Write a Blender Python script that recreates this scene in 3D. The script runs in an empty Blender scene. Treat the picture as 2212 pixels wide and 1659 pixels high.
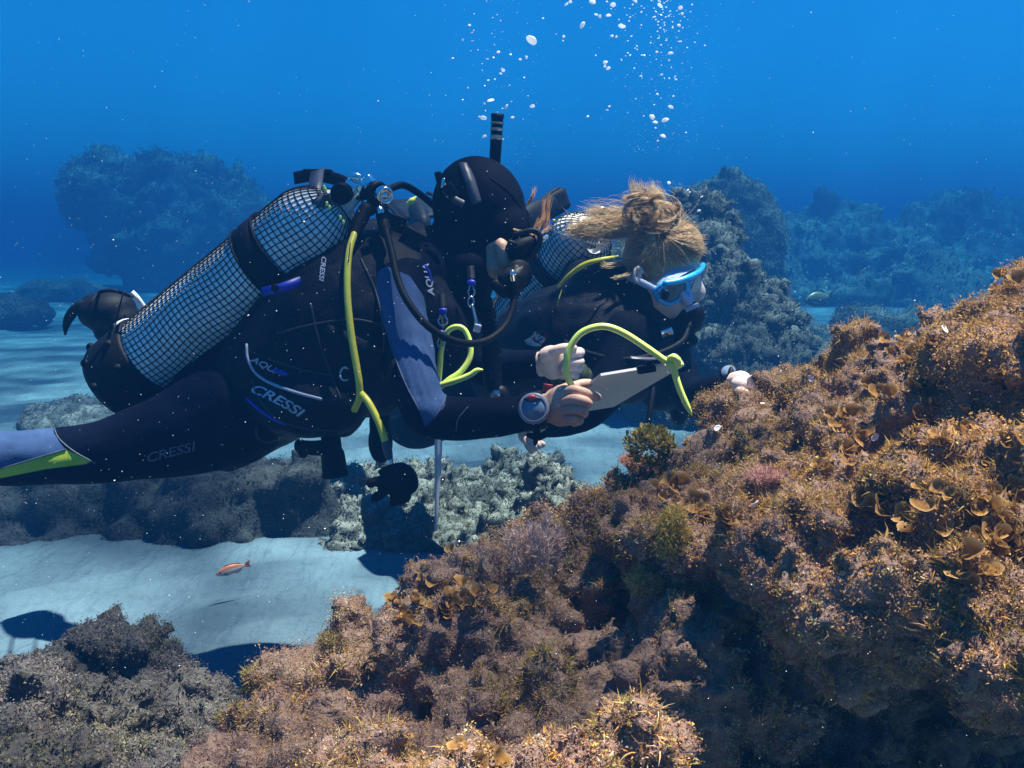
import bpy, bmesh, math, random
import numpy as np
from mathutils import Vector, Matrix, Quaternion
from mathutils.bvhtree import BVHTree
R = math.radians
random.seed(7)
rng = np.random.default_rng(11)
sc = bpy.context.scene
col = sc.collection

# ------------------------------------------------------------------ camera
CAM = Vector((0, 0, 1.0)); PITCH = R(-8.0); FPX = 2124.0     # FPX: focal length for a 2212 px wide picture
cd = bpy.data.cameras.new('camera'); cam = bpy.data.objects.new('camera', cd); col.objects.link(cam)
cd.sensor_width = 36; cd.lens = 36 * FPX / 2212; cd.clip_start = 0.02; cd.clip_end = 500
cam.location = CAM; cam.rotation_euler = (R(90) + PITCH, 0, 0)
sc.camera = cam
FW = Vector((0, math.cos(PITCH), math.sin(PITCH))); UP = Vector((0, -math.sin(PITCH), math.cos(PITCH))); RT = Vector((1, 0, 0))

# ------------------------------------------------------------------ world, sun, exposure
SUN_EL, SUN_AZ = 74.0, 72.0                # azimuth from +Y towards +X
wd = bpy.data.worlds.new('World'); sc.world = wd; wd.use_nodes = True
nt = wd.node_tree; nt.nodes.clear()
sky = nt.nodes.new('ShaderNodeTexSky'); sky.sky_type = 'NISHITA'; sky.sun_disc = False
sky.sun_elevation = R(SUN_EL); sky.sun_rotation = R(SUN_AZ); sky.air_density = 1.0; sky.dust_density = 0.4
tint = nt.nodes.new('ShaderNodeVectorMath'); tint.operation = 'MULTIPLY'
tint.inputs[1].default_value = (0.026, 0.53, 0.93)          # daylight filtered by metres of sea water
bg = nt.nodes.new('ShaderNodeBackground'); bg.inputs['Strength'].default_value = 0.05
wo = nt.nodes.new('ShaderNodeOutputWorld')
nt.links.new(sky.outputs[0], tint.inputs[0]); nt.links.new(tint.outputs[0], bg.inputs[0]); nt.links.new(bg.outputs[0], wo.inputs[0])
sl = bpy.data.lights.new('sun', 'SUN'); so = bpy.data.objects.new('sun', sl); col.objects.link(so)
sl.energy = 5.0; sl.angle = R(1.0); sl.color = (1.0, 0.64, 0.54)
sdir = Vector((math.sin(R(SUN_AZ)) * math.cos(R(SUN_EL)), math.cos(R(SUN_AZ)) * math.cos(R(SUN_EL)), math.sin(R(SUN_EL))))
so.rotation_euler = sdir.to_track_quat('Z', 'Y').to_euler(); so.location = sdir * 20
sc.view_settings.view_transform = 'Standard'; sc.view_settings.look = 'None'
sc.view_settings.exposure = 1.85; sc.view_settings.gamma = 1.0
sc.render.engine = 'CYCLES'
cy = sc.cycles
cy.use_denoising = True; cy.max_bounces = 6; cy.diffuse_bounces = 3; cy.glossy_bounces = 3; cy.transmission_bounces = 6
cy.volume_bounces = 1; cy.transparent_max_bounces = 12; cy.sample_clamp_indirect = 6
cy.caustics_reflective = False; cy.caustics_refractive = False

# ------------------------------------------------------------------ helpers
def P(px, py, d):
    """world point seen at (px, py) of the 2212 x 1659 picture, d metres in front of the camera"""
    return CAM + FW * d + RT * ((px - 1106) / FPX * d) + UP * ((829.5 - py) / FPX * d)

def tag(o, label=None, cat=None, group=None, kind=None):
    if label: o['label'] = label
    if cat: o['category'] = cat
    if group: o['group'] = group
    if kind: o['kind'] = kind
    return o

def empty(name, loc=(0, 0, 0), label=None, cat=None, group=None):
    o = bpy.data.objects.new(name, None); o.location = loc; o.empty_display_size = 0.05; col.objects.link(o)
    return tag(o, label, cat, group)

def link(name, me, mat=None, parent=None, smooth=True):
    o = bpy.data.objects.new(name, me); col.objects.link(o)
    if mat is not None:
        for m in (mat if isinstance(mat, (list, tuple)) else [mat]): me.materials.append(m)
    if smooth and len(me.polygons):
        me.polygons.foreach_set('use_smooth', np.ones(len(me.polygons), dtype=bool)); me.update()
    if parent is not None:
        o.parent = parent; o.matrix_parent_inverse = Matrix.Translation(parent.location).inverted()
    return o

def me_from(name, V, F):
    me = bpy.data.meshes.new(name)
    V = np.asarray(V, dtype=np.float32).reshape(-1, 3)
    if isinstance(F, np.ndarray):
        n, k = F.shape
        me.vertices.add(len(V)); me.vertices.foreach_set('co', V.ravel())
        me.loops.add(n * k); me.loops.foreach_set('vertex_index', F.astype(np.int32).ravel())
        me.polygons.add(n); me.polygons.foreach_set('loop_start', np.arange(0, n * k, k, dtype=np.int32))
        me.update(calc_edges=True)
    else:
        me.from_pydata([tuple(v) for v in V.tolist()], [], F); me.update()
    return me

def mesh_np(me):
    V = np.empty(len(me.vertices) * 3, dtype=np.float32); me.vertices.foreach_get('co', V); V = V.reshape(-1, 3)
    N = np.empty(len(me.vertices) * 3, dtype=np.float32); me.vertices.foreach_get('normal', N); N = N.reshape(-1, 3)
    return V, N

def tris_np(me):
    me.calc_loop_triangles()
    T = np.empty(len(me.loop_triangles) * 3, dtype=np.int32); me.loop_triangles.foreach_get('vertices', T)
    return T.reshape(-1, 3)

# lattice value noise, vectorised
_perm = np.random.default_rng(3).permutation(1024)
_vals = np.random.default_rng(4).uniform(-1, 1, 1024).astype(np.float32)
def noise3(p, scale=1.0, seed=0):
    p = np.asarray(p, dtype=np.float64) * scale + seed * 17.31
    i = np.floor(p).astype(np.int64); f = p - i; f = f * f * f * (f * (f * 6 - 15) + 10)
    def h(a, b, c): return _vals[(_perm[(_perm[(_perm[a & 1023] + b) & 1023] + c) & 1023])]
    x, y, z = i[:, 0], i[:, 1], i[:, 2]; u, v, w = f[:, 0], f[:, 1], f[:, 2]
    def lx(b, c): return h(x, b, c) * (1 - u) + h(x + 1, b, c) * u
    return (lx(y, z) * (1 - v) + lx(y + 1, z) * v) * (1 - w) + (lx(y, z + 1) * (1 - v) + lx(y + 1, z + 1) * v) * w
def fbm(p, scale=1.0, octv=4, seed=0, gain=0.5):
    s, a, t = 0, 1.0, 0
    for k in range(octv):
        s = s + a * noise3(p, scale * 2 ** k, seed + k); t += a; a *= gain
    return s / t
def smooth01(x, a, b):
    t = np.clip((x - a) / (b - a), 0, 1); return t * t * (3 - 2 * t)

# ------------------------------------------------------------------ node materials
MATS = {}
class NT:
    def __init__(s, name):
        s.m = bpy.data.materials.new(name); s.m.use_nodes = True; s.t = s.m.node_tree; s.t.nodes.clear()
        s.out = s.t.nodes.new('ShaderNodeOutputMaterial')
        s.b = s.t.nodes.new('ShaderNodeBsdfPrincipled'); s.t.links.new(s.b.outputs[0], s.out.inputs[0]); MATS[name] = s.m
    def n(s, typ, **kw):
        x = s.t.nodes.new('ShaderNode' + typ)
        for k, v in kw.items():
            if k.startswith('i_'):
                key = k[2:]
                x.inputs[int(key) if key.isdigit() else key].default_value = v
            else: setattr(x, k, v)
        return x
    def l(s, a, b): s.t.links.new(a, b)
    def set(s, **kw):
        for k, v in kw.items(): s.b.inputs[k.replace('_', ' ')].default_value = v
    def coord(s, kind='Object'):
        return s.n('TexCoord').outputs[kind]
    def noise(s, co, scale, detail=4, rough=0.6):
        x = s.n('TexNoise', i_Scale=scale, i_Detail=detail, i_Roughness=rough); s.l(co, x.inputs['Vector']); return x
    def ramp(s, fac, stops):
        x = s.n('ValToRGB'); e = x.color_ramp.elements
        while len(e) < len(stops): e.new(0.5)
        for el, (p, c) in zip(e, stops): el.position = p; el.color = (*c, 1) if len(c) == 3 else c
        s.l(fac, x.inputs[0]); return x
    def mix(s, fac, a, b, mode='MIX'):
        x = s.n('Mix', data_type='RGBA', blend_type=mode)
        for sock, v in ((x.inputs[0], fac), (x.inputs[6], a), (x.inputs[7], b)):
            if isinstance(v, (int, float)): sock.default_value = v
            elif isinstance(v, tuple): sock.default_value = (*v, 1) if len(v) == 3 else v
            else: s.l(v, sock)
        return x.outputs[2]
    def bump(s, h, strength=0.3, dist=0.01):
        x = s.n('Bump', i_Strength=strength, i_Distance=dist); s.l(h, x.inputs['Height']); s.l(x.outputs[0], s.b.inputs['Normal']); return x

def simple(name, c, rough=0.5, metal=0.0, var=0.12, scale=40, bump=0.0, spec=0.5, bscale=None):
    k = NT(name); co = k.coord()
    nz = k.noise(co, scale, 4)
    lo = tuple(max(0, x * (1 - var * 2)) for x in c); hi = tuple(min(1, x * (1 + var)) for x in c)
    rp = k.ramp(nz.outputs[0], [(0.3, lo), (0.7, hi)]); k.l(rp.outputs[0], k.b.inputs['Base Color'])
    k.set(Roughness=rough, Metallic=metal); k.b.inputs['Specular IOR Level'].default_value = spec
    if bump:
        n2 = k.noise(co, bscale or scale * 3, 5); k.bump(n2.outputs[0], bump, 0.004)
    return k.m

def attr_mat(name, rough=0.9, spec=0.2, trans=0.0, var=0.15):
    """base colour carried by the vertices' own pigment"""
    k = NT(name); a = k.n('Attribute', attribute_name='col')
    nz = k.noise(k.coord(), 160, 2)
    c = k.mix(nz.outputs[0], a.outputs[0], (0, 0, 0), 'MIX')
    rp = k.ramp(nz.outputs[0], [(0.25, (1 - var * 2,) * 3), (0.75, (1 + 0 * var,) * 3)])
    c = k.mix(1.0, a.outputs[0], rp.outputs[0], 'MULTIPLY')
    k.l(c, k.b.inputs['Base Color']); k.set(Roughness=rough); k.b.inputs['Specular IOR Level'].default_value = spec
    if trans:
        tr = k.n('BsdfTranslucent'); k.l(c, tr.inputs[0]); mx = k.n('MixShader'); mx.inputs[0].default_value = trans
        k.l(k.b.outputs[0], mx.inputs[1]); k.l(tr.outputs[0], mx.inputs[2]); k.l(mx.outputs[0], k.out.inputs[0])
    return k.m
def set_col(me, C):
    a = me.attributes.new('col', 'FLOAT_COLOR', 'POINT')
    C = np.concatenate([C, np.ones((len(C), 1))], 1).astype(np.float32); a.data.foreach_set('color', C.ravel())
# ------------------------------------------------------------------ setting: materials
def rock_mat(name, dark, mid, light, sed=None, sed_amt=0.0):
    k = NT(name); co = k.n('NewGeometry').outputs['Position']
    n1 = k.noise(co, 5, 6, 0.65); n2 = k.noise(co, 28, 6, 0.7); n3 = k.noise(co, 90, 4, 0.7)
    c1 = k.ramp(n1.outputs[0], [(0.3, dark), (0.5, mid), (0.72, light)])
    c2 = k.ramp(n2.outputs[0], [(0.3, tuple(x * 0.45 for x in mid)), (0.55, mid), (0.75, light)])
    c = k.mix(0.55, c1.outputs[0], c2.outputs[0])
    c3 = k.ramp(n3.outputs[0], [(0.35, (0.45, 0.45, 0.5)), (0.6, (1, 1, 1))]); c = k.mix(0.8, c, c3.outputs[0], 'MULTIPLY')
    if sed is not None:                                  # sediment dusting that settles on upward faces
        nz = k.n('SeparateXYZ'); k.l(k.n('NewGeometry').outputs['Normal'], nz.inputs[0])
        ad = k.n('Math', operation='MULTIPLY_ADD', i_1=1.0, i_2=-0.35); k.l(nz.outputs[2], ad.inputs[0])
        a2 = k.n('Math', operation='MULTIPLY', use_clamp=True); k.l(ad.outputs[0], a2.inputs[0])
        rp = k.ramp(n2.outputs[0], [(0.40, (0, 0, 0)), (0.58, (sed_amt,) * 3)]); k.l(rp.outputs[0], a2.inputs[1])
        c = k.mix(a2.outputs[0], c, sed)
    k.l(c, k.b.inputs['Base Color']); k.set(Roughness=0.95); k.b.inputs['Specular IOR Level'].default_value = 0.15
    ad = k.n('Math', operation='ADD'); k.l(n2.outputs[0], ad.inputs[0]); k.l(n3.outputs[0], ad.inputs[1])
    k.bump(ad.outputs[0], 0.8, 0.012)
    return k.m
M_reef = rock_mat('reef_rock', (0.10, 0.06, 0.05), (0.28, 0.18, 0.13), (0.46, 0.32, 0.24))
M_grey = rock_mat('grey_rock', (0.05, 0.055, 0.055), (0.15, 0.155, 0.145), (0.27, 0.27, 0.24), (0.46, 0.47, 0.45), 0.85)
M_pale = rock_mat('pale_rock', (0.04, 0.045, 0.04), (0.13, 0.13, 0.11), (0.24, 0.235, 0.20), (0.36, 0.36, 0.33), 0.8)
M_dark = rock_mat('shade_toned_rock', (0.02, 0.024, 0.03), (0.055, 0.06, 0.062), (0.12, 0.12, 0.11), (0.14, 0.15, 0.15), 0.35)  # darker tone stands for the shade over the left shelf
M_far = rock_mat('far_rock', (0.03, 0.03, 0.03), (0.08, 0.08, 0.07), (0.17, 0.165, 0.14), (0.28, 0.275, 0.25), 0.5)
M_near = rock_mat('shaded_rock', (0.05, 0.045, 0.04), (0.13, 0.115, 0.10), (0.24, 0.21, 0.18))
M_alga = attr_mat('algae', 0.85, 0.25, 0.30)

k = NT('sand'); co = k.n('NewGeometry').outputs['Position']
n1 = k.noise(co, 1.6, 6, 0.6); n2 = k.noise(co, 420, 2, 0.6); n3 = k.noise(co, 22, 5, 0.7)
c = k.ramp(n1.outputs[0], [(0.3, (0.085, 0.125, 0.16)), (0.7, (0.12, 0.165, 0.205))]).outputs[0]  # blue cast of the water is mixed into the sand colour
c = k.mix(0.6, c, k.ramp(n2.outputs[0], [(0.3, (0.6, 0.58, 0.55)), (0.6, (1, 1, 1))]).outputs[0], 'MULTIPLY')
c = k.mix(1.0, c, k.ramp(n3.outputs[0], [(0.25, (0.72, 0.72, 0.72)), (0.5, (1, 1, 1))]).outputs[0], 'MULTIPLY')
k.l(c, k.b.inputs['Base Color']); k.set(Roughness=0.95); k.b.inputs['Specular IOR Level'].default_value = 0.1
mp = k.n('Mapping'); mp.inputs['Rotation'].default_value = (0, 0, R(-38)); mp.inputs['Scale'].default_value = (1, 0.25, 1); k.l(co, mp.inputs[0])
rp = k.noise(mp.outputs[0], 12, 3, 0.5)
ad = k.n('Math', operation='MULTIPLY_ADD', i_1=0.25); k.l(n3.outputs[0], ad.inputs[0]); k.l(rp.outputs[0], ad.inputs[2])
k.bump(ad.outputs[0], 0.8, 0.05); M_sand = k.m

# unseen flat sheet as sea surface: caustic light pattern painted into its transparency
k = NT('painted_caustics'); k.t.nodes.remove(k.b)
co = k.n('NewGeometry').outputs['Position']
w = k.noise(co, 1.3, 2); wv = k.n('VectorMath', operation='MULTIPLY_ADD'); k.l(w.outputs[1], wv.inputs[0]); wv.inputs[1].default_value = (0.5, 0.5, 0); k.l(co, wv.inputs[2])
v1 = k.n('TexVoronoi', feature='DISTANCE_TO_EDGE', i_Scale=2.2); k.l(wv.outputs[0], v1.inputs['Vector'])
v2 = k.n('TexVoronoi', feature='DISTANCE_TO_EDGE', i_Scale=3.7); k.l(wv.outputs[0], v2.inputs['Vector'])
r1 = k.ramp(v1.outputs['Distance'], [(0.0, (1.0, 1.0, 1.0)), (0.18, (0.45, 0.45, 0.45)), (0.4, (0.22, 0.22, 0.22))])
r2 = k.ramp(v2.outputs['Distance'], [(0.0, (1.0, 1.0, 1.0)), (0.16, (0.40, 0.40, 0.40)), (0.4, (0.18, 0.18, 0.18))])
big = k.noise(co, 1.15, 2)
sm = k.mix(0.5, r1.outputs[0], r2.outputs[0]); sm = k.mix(1.0, sm, (0.45, 0.45, 0.45), 'ADD')
bm_ = k.ramp(big.outputs[0], [(0.36, (0.38, 0.38, 0.38)), (0.62, (1.6, 1.6, 1.6))]); sm = k.mix(1.0, sm, bm_.outputs[0], 'MULTIPLY')
tr = k.n('BsdfTransparent'); k.l(sm, tr.inputs[0]); k.l(tr.outputs[0], k.out.inputs[0]); M_surf = k.m

# ------------------------------------------------------------------ sand floor
def build_sand():
    def axis(lo, hi, near, n_near, n_far):
        a = np.linspace(-near, near, n_near); far = np.geomspace(1, (hi) / near, n_far)[1:] * near
        return np.concatenate([-far[::-1], a, far])
    xs = axis(-90, 90, 4.5, 240, 26); ys0 = np.linspace(0.3, 8, 220); ys = np.concatenate([-np.geomspace(1, 90, 12)[::-1] + 1.2, ys0, np.geomspace(8, 95, 30)[1:]])
    X, Y = np.meshgrid(xs, ys); p = np.stack([X.ravel(), Y.ravel(), np.zeros(X.size)], 1)
    r = np.hypot(p[:, 0], p[:, 1] - 3); z = 0.05 * fbm(p, 0.7, 4, 5)
    q = p.copy(); a = R(35); u = q[:, 0] * math.cos(a) + q[:, 1] * math.sin(a); v = -q[:, 0] * math.sin(a) + q[:, 1] * math.cos(a)
    wob = fbm(p, 1.6, 3, 9)
    near = smooth01(r, 7, 4)
    z += near * 0.013 * np.sin(v * 26 + wob * 7) * smooth01(fbm(p, 1.1, 2, 30), -0.5, 0.3)
    z += 0.25 * smooth01(p[:, 1], 5, 14) * fbm(p, 0.35, 3, 12)
    p[:, 2] = z
    nx, ny = len(xs), len(ys); I = np.arange(nx * ny).reshape(ny, nx)
    F = np.stack([I[:-1, :-1], I[:-1, 1:], I[1:, 1:], I[1:, :-1]], -1).reshape(-1, 4)
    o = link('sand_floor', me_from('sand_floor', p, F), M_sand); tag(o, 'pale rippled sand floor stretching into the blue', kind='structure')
    return o
build_sand()

surf = me_from('water_caustic_sheet', [(-23, -18, 7.5), (23, -18, 7.5), (23, 24, 7.5), (-23, 24, 7.5)], [(0, 1, 2, 3)])
tag(link('water_caustic_sheet', surf, M_surf), 'unseen sea surface sheet overhead with painted caustic pattern', kind='structure')

# ------------------------------------------------------------------ rocks
_ico = bmesh.new(); bmesh.ops.create_icosphere(_ico, subdivisions=3, radius=1); _ico.verts.ensure_lookup_table()
ICO_V = np.array([v.co for v in _ico.verts]); ICO_F = np.array([[v.index for v in f.verts] for f in _ico.faces]); _ico.free()

def lump_union(name, lumps, voxel):
    """lumps: (centre, (rx, ry, rz)); returns one closed voxel-remeshed mesh"""
    Vs, Fs, off = [], [], 0
    for c, r in lumps:
        Vs.append(ICO_V * np.array(r) + np.array(c)); Fs.append(ICO_F + off); off += len(ICO_V)
    me = me_from(name, np.concatenate(Vs), np.concatenate(Fs))
    o = bpy.data.objects.new(name, me); col.objects.link(o)
    m = o.modifiers.new('r', 'REMESH'); m.mode = 'VOXEL'; m.voxel_size = voxel
    dg = bpy.context.evaluated_depsgraph_get(); out = bpy.data.meshes.new_from_object(o.evaluated_get(dg))
    bpy.data.objects.remove(o); bpy.data.meshes.remove(me); out.name = name
    return out

def roughen(me, passes):
    """passes: (scale, amplitude, octaves, seed, ridge)"""
    for s, a, oc, sd, ridge in passes:
        V, N = mesh_np(me)
        n = fbm(V, s, oc, sd)
        if ridge: n = np.abs(n) * 2.4 - 0.5
        V = V + N * (n * a)[:, None]
        me.vertices.foreach_set('co', V.astype(np.float32).ravel()); me.update()

def remesh_again(me, voxel, smooth=1):
    o = bpy.data.objects.new('t', me); col.objects.link(o); m = o.modifiers.new('r', 'REMESH'); m.mode = 'VOXEL'; m.voxel_size = voxel
    s_ = o.modifiers.new('s', 'SMOOTH'); s_.factor = .5; s_.iterations = smooth
    dg = bpy.context.evaluated_depsgraph_get(); out = bpy.data.meshes.new_from_object(o.evaluated_get(dg)); bpy.data.objects.remove(o); bpy.data.meshes.remove(me); out.name = 'rock'; return out

def crumbs(p, nrm, rad, size, k, cols):
    """soft granular growth: leaflets of all directions heaped round each point"""
    n = len(p); c = p[:, None] + nrm[:, None] * (rad[:, None] * rng.uniform(-.1, 1.0, (n, k)))[..., None] + rng.normal(0, .55, (n, k, 3)) * rad[:, None, None]
    a = rng.normal(size=(n, k, 3)); a /= np.linalg.norm(a, axis=2)[..., None]; b = np.cross(a, rng.normal(size=(n, k, 3))); b /= np.linalg.norm(b, axis=2)[..., None] + 1e-9
    s = (size[:, None] * rng.uniform(.5, 1.5, (n, k)))[..., None]
    V = np.stack([c + a * s * 1.5, c - a * s * .8 + b * s * .7, c - a * s * .8 - b * s * .7], 2); F = np.arange(n * k * 3).reshape(-1, 3)
    C = np.repeat((cols[:, None, :] * rng.uniform(.7, 1.25, (n, k, 1))).reshape(-1, 3), 3, 0)
    return V.reshape(-1, 3), F, C

def top(px, py, d, rx, ry, rz):
    """a lump whose highest point is seen at (px, py) at depth d"""
    p = P(px, py, d); return ((p.x, p.y, p.z - rz), (rx, ry, rz))

def sample(me, n, nz_min=-1.0, cull_back=0.25, margin=60, keep=None):
    V, N = mesh_np(me); T = tris_np(me); A, B, C = V[T[:, 0]], V[T[:, 1]], V[T[:, 2]]
    cr = np.cross(B - A, C - A); ar = np.linalg.norm(cr, axis=1) / 2; nn = cr / (2 * ar[:, None] + 1e-12)
    cen = (A + B + C) / 3; vd = cen - np.array(CAM); dist = np.linalg.norm(vd, axis=1)
    facing = (nn * vd).sum(1) / dist
    dep = vd @ np.array(FW); px = 1106 + FPX * (vd @ np.array(RT)) / np.maximum(dep, .05); py = 829.5 - FPX * (vd @ np.array(UP)) / np.maximum(dep, .05)
    ok = (facing < cull_back) & (dep > 0.1) & (px > -margin) & (px < 2212 + margin) & (py > -margin) & (py < 1659 + margin) & (nn[:, 2] > nz_min)
    if keep is not None: ok &= keep(cen, nn)
    w = ar * ok; w = w / w.sum()
    idx = rng.choice(len(T), n, p=w); u = rng.random(n); v = rng.random(n); s = u + v > 1; u[s], v[s] = 1 - u[s], 1 - v[s]
    p = A[idx] + (B - A)[idx] * u[:, None] + (C - A)[idx] * v[:, None]
    nv = N[T[idx, 0]]
    return p, nv

def tufts(p, nrm, h, w, blades, spread, cols, seg=2, up=0.35, curl=0.4, splay=None):
    """many small clumps of filaments as one triangle soup; h, w per clump; cols per clump"""
    n = len(p); k = blades; rg = rng
    up_v = nrm * (1 - up) + np.array([0, 0, up]); up_v /= np.linalg.norm(up_v, axis=1)[:, None] + 1e-9
    a = rg.normal(size=(n, k, 3)); d = up_v[:, None, :] + a * spread; d /= np.linalg.norm(d, axis=2)[..., None]
    side = np.cross(d, rg.normal(size=(n, k, 3))); side /= np.linalg.norm(side, axis=2)[..., None] + 1e-9
    bend = np.cross(d, side) * curl * .8 * np.tanh(rg.normal(size=(n, k, 1)))
    hh = (h[:, None] * rg.uniform(0.55, 1.15, (n, k)))[..., None]; ww = (w[:, None] * rg.uniform(0.6, 1.3, (n, k)))[..., None]
    base = p[:, None, :] + a * (hh * 0.22) - nrm[:, None, :] * (hh * 0.15)
    rows = []
    for s in range(seg + 1):
        t = s / seg; c = base + d * hh * t + bend * hh * t * t
        if s < seg: rows += [c - side * ww * (1 - 0.55 * t), c + side * ww * (1 - 0.55 * t)]
        else: rows += [c]
    V = np.stack(rows, 2)                                           # n,k,2seg+1,3
    m = 2 * seg + 1; base_i = (np.arange(n * k) * m)[:, None]
    f = []
    for s in range(seg - 1):
        o = 2 * s; f += [[o, o + 1, o + 3], [o, o + 3, o + 2]]
    o = 2 * (seg - 1); f += [[o, o + 1, o + 2]]
    F = (base_i[:, :, None] + np.array(f)[None]).reshape(-1, 3)
    C = np.repeat(np.repeat(cols[:, None, :], k, 1) * rg.uniform(0.75, 1.2, (n, k, 1)), m, 1).reshape(-1, 3)
    return V.reshape(-1, 3), F, C

def soup(name, lots, mat, parent, label):
    Vs, Fs, Cs, off = [], [], [], 0
    for V, F, C in lots: Vs.append(V); Fs.append(F + off); Cs.append(C); off += len(V)
    me = me_from(name, np.concatenate(Vs), np.concatenate(Fs)); set_col(me, np.clip(np.concatenate(Cs), 0, 1))
    o = link(name, me, mat, parent, smooth=False); tag(o, label, kind='stuff'); return o

def palette(p, cols, scale, seed, jit=0.12):
    """patches of growth: each patch takes one pigment of the list"""
    v = fbm(p, scale, 3, seed) * 1.25 + 0.5 + rng.normal(0, 0.09, len(p))
    i = np.clip((v * len(cols)).astype(int), 0, len(cols) - 1)
    c = np.array(cols)[i]; return c * (1 + rng.normal(0, jit, (len(p), 1))) * (1 + rng.normal(0, jit * 0.4, (len(p), 3)))

# ---- the big reef in the foreground
reef_l = [top(*a) for a in [
    # crest of the upper mass, left to right
    (1440, 985, 1.52, 0.07, 0.1, 0.12), (1525, 975, 1.5, 0.11, 0.14, 0.15), (1570, 920, 1.54, 0.1, 0.14, 0.2), (1640, 852, 1.58, 0.09, 0.14, 0.22),
    (1740, 840, 1.58, 0.11, 0.16, 0.22), (1840, 830, 1.54, 0.12, 0.16, 0.25), (1905, 758, 1.48, 0.08, 0.13, 0.22), (1985, 727, 1.42, 0.1, 0.15, 0.25),
    (2080, 670, 1.36, 0.1, 0.15, 0.25), (2190, 627, 1.3, 0.12, 0.16, 0.3), (2320, 592, 1.28, 0.15, 0.2, 0.3),
    # its sloping face
    (1420, 1057, 1.36, 0.05, 0.09, 0.09), (1525, 1057, 1.32, 0.1, 0.12, 0.11), (1600, 1007, 1.33, 0.11, 0.13, 0.14), (1720, 947, 1.3, 0.12, 0.13, 0.15),
    (1850, 912, 1.25, 0.12, 0.13, 0.16), (1990, 857, 1.2, 0.12, 0.13, 0.18), (2130, 792, 1.14, 0.12, 0.13, 0.18), (2280, 722, 1.1, 0.14, 0.14, 0.2),
    (1370, 1094, 1.28, 0.045, 0.07, 0.045), (1485, 1112, 1.2, 0.09, 0.09, 0.05), (1560, 1087, 1.16, 0.09, 0.09, 0.06), (1690, 1067, 1.11, 0.11, 0.1, 0.07),
    (1830, 1057, 1.06, 0.1, 0.1, 0.08), (1980, 1032, 1.02, 0.1, 0.1, 0.09), (2130, 1007, 0.98, 0.1, 0.1, 0.09), (2260, 972, 0.95, 0.1, 0.12, 0.1),
    (1950, 1147, 0.96, 0.08, 0.07, 0.05), (2080, 1172, 0.92, 0.08, 0.07, 0.055), (2200, 1202, 0.87, 0.08, 0.08, 0.06), (2300, 1222, 0.85, 0.1, 0.1, 0.07),
    # lower shelf: far rim
    (1290, 1165, 1.47, 0.13, 0.13, 0.2), (1180, 1190, 1.48, 0.1, 0.14, 0.2), (1080, 1224, 1.47, 0.1, 0.14, 0.2), (970, 1272, 1.44, 0.1, 0.14, 0.2),
    (880, 1334, 1.41, 0.09, 0.13, 0.2), (800, 1397, 1.37, 0.09, 0.12, 0.2), (690, 1424, 1.34, 0.09, 0.12, 0.2), (600, 1464, 1.31, 0.07, 0.12, 0.22), (555, 1522, 1.27, 0.05, 0.1, 0.22),
    # lower shelf: middle and near
    (1560, 1285, 1.18, 0.12, 0.11, 0.09), (1440, 1320, 1.19, 0.12, 0.11, 0.12), (1300, 1345, 1.2, 0.12, 0.12, 0.15), (1150, 1342, 1.23, 0.12, 0.12, 0.18), (1010, 1392, 1.2, 0.12, 0.12, 0.2),
    (880, 1442, 1.17, 0.11, 0.12, 0.2), (740, 1472, 1.16, 0.1, 0.12, 0.2), (625, 1517, 1.15, 0.08, 0.12, 0.2),
    (1500, 1382, 1.1, 0.1, 0.09, 0.06), (1340, 1432, 1.08, 0.11, 0.09, 0.08), (1170, 1472, 1.06, 0.11, 0.1, 0.12), (990, 1522, 1.03, 0.11, 0.1, 0.15), (800, 1537, 1.03, 0.1, 0.1, 0.16), (640, 1577, 1.04, 0.08, 0.1, 0.18),
    (1060, 1592, 0.95, 0.09, 0.08, 0.12), (880, 1622, 0.93, 0.09, 0.08, 0.15), (700, 1647, 0.94, 0.09, 0.09, 0.16), (555, 1662, 0.98, 0.07, 0.09, 0.18),
    (1310, 1612, 0.8, 0.045, 0.05, 0.05), (1225, 1647, 0.8, 0.05, 0.05, 0.05), (1040, 1654, 0.8, 0.05, 0.05, 0.06), (960, 1712, 0.8, 0.09, 0.08, 0.1),
]]
for c, r in [((.62, 1.29, .70), (.30, .17, .14)), ((.86, 1.22, .78), (.2, .2, .14)), ((.36, 1.40, .58), (.2, .15, .13)), ((.28, 1.42, .32), (.42, .25, .32)), ((.80, 1.62, .36), (.5, .32, .36)), ((.05, 1.25, .2), (.45, .35, .3)), ((-.12, 1.12, .12), (.32, .3, .25)),
             ((.80, 1.50, .12), (.6, .25, .28)), ((.1, .9, .05), (.35, .25, .22)), ((.66, 1.45, .50), (.25, .22, .2)), ((.5, 1.36, .38), (.2, .16, .2))]:
    reef_l.append((c, r))
reef_root = empty('reef_boulder', (0.3, 1.2, 0), 'big algae-covered reef boulder filling the right foreground', 'rock')
reef_me = lump_union('rock', reef_l, 0.010)
roughen(reef_me, [(5, .055, 3, 1, False), (12, .040, 2, 2, True), (26, .022, 2, 3, True)]); reef_me = remesh_again(reef_me, .0074)
roughen(reef_me, [(44, .011, 2, 5, True), (90, .005, 2, 4, False)])
link('rock', reef_me, M_reef, reef_root)

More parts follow.
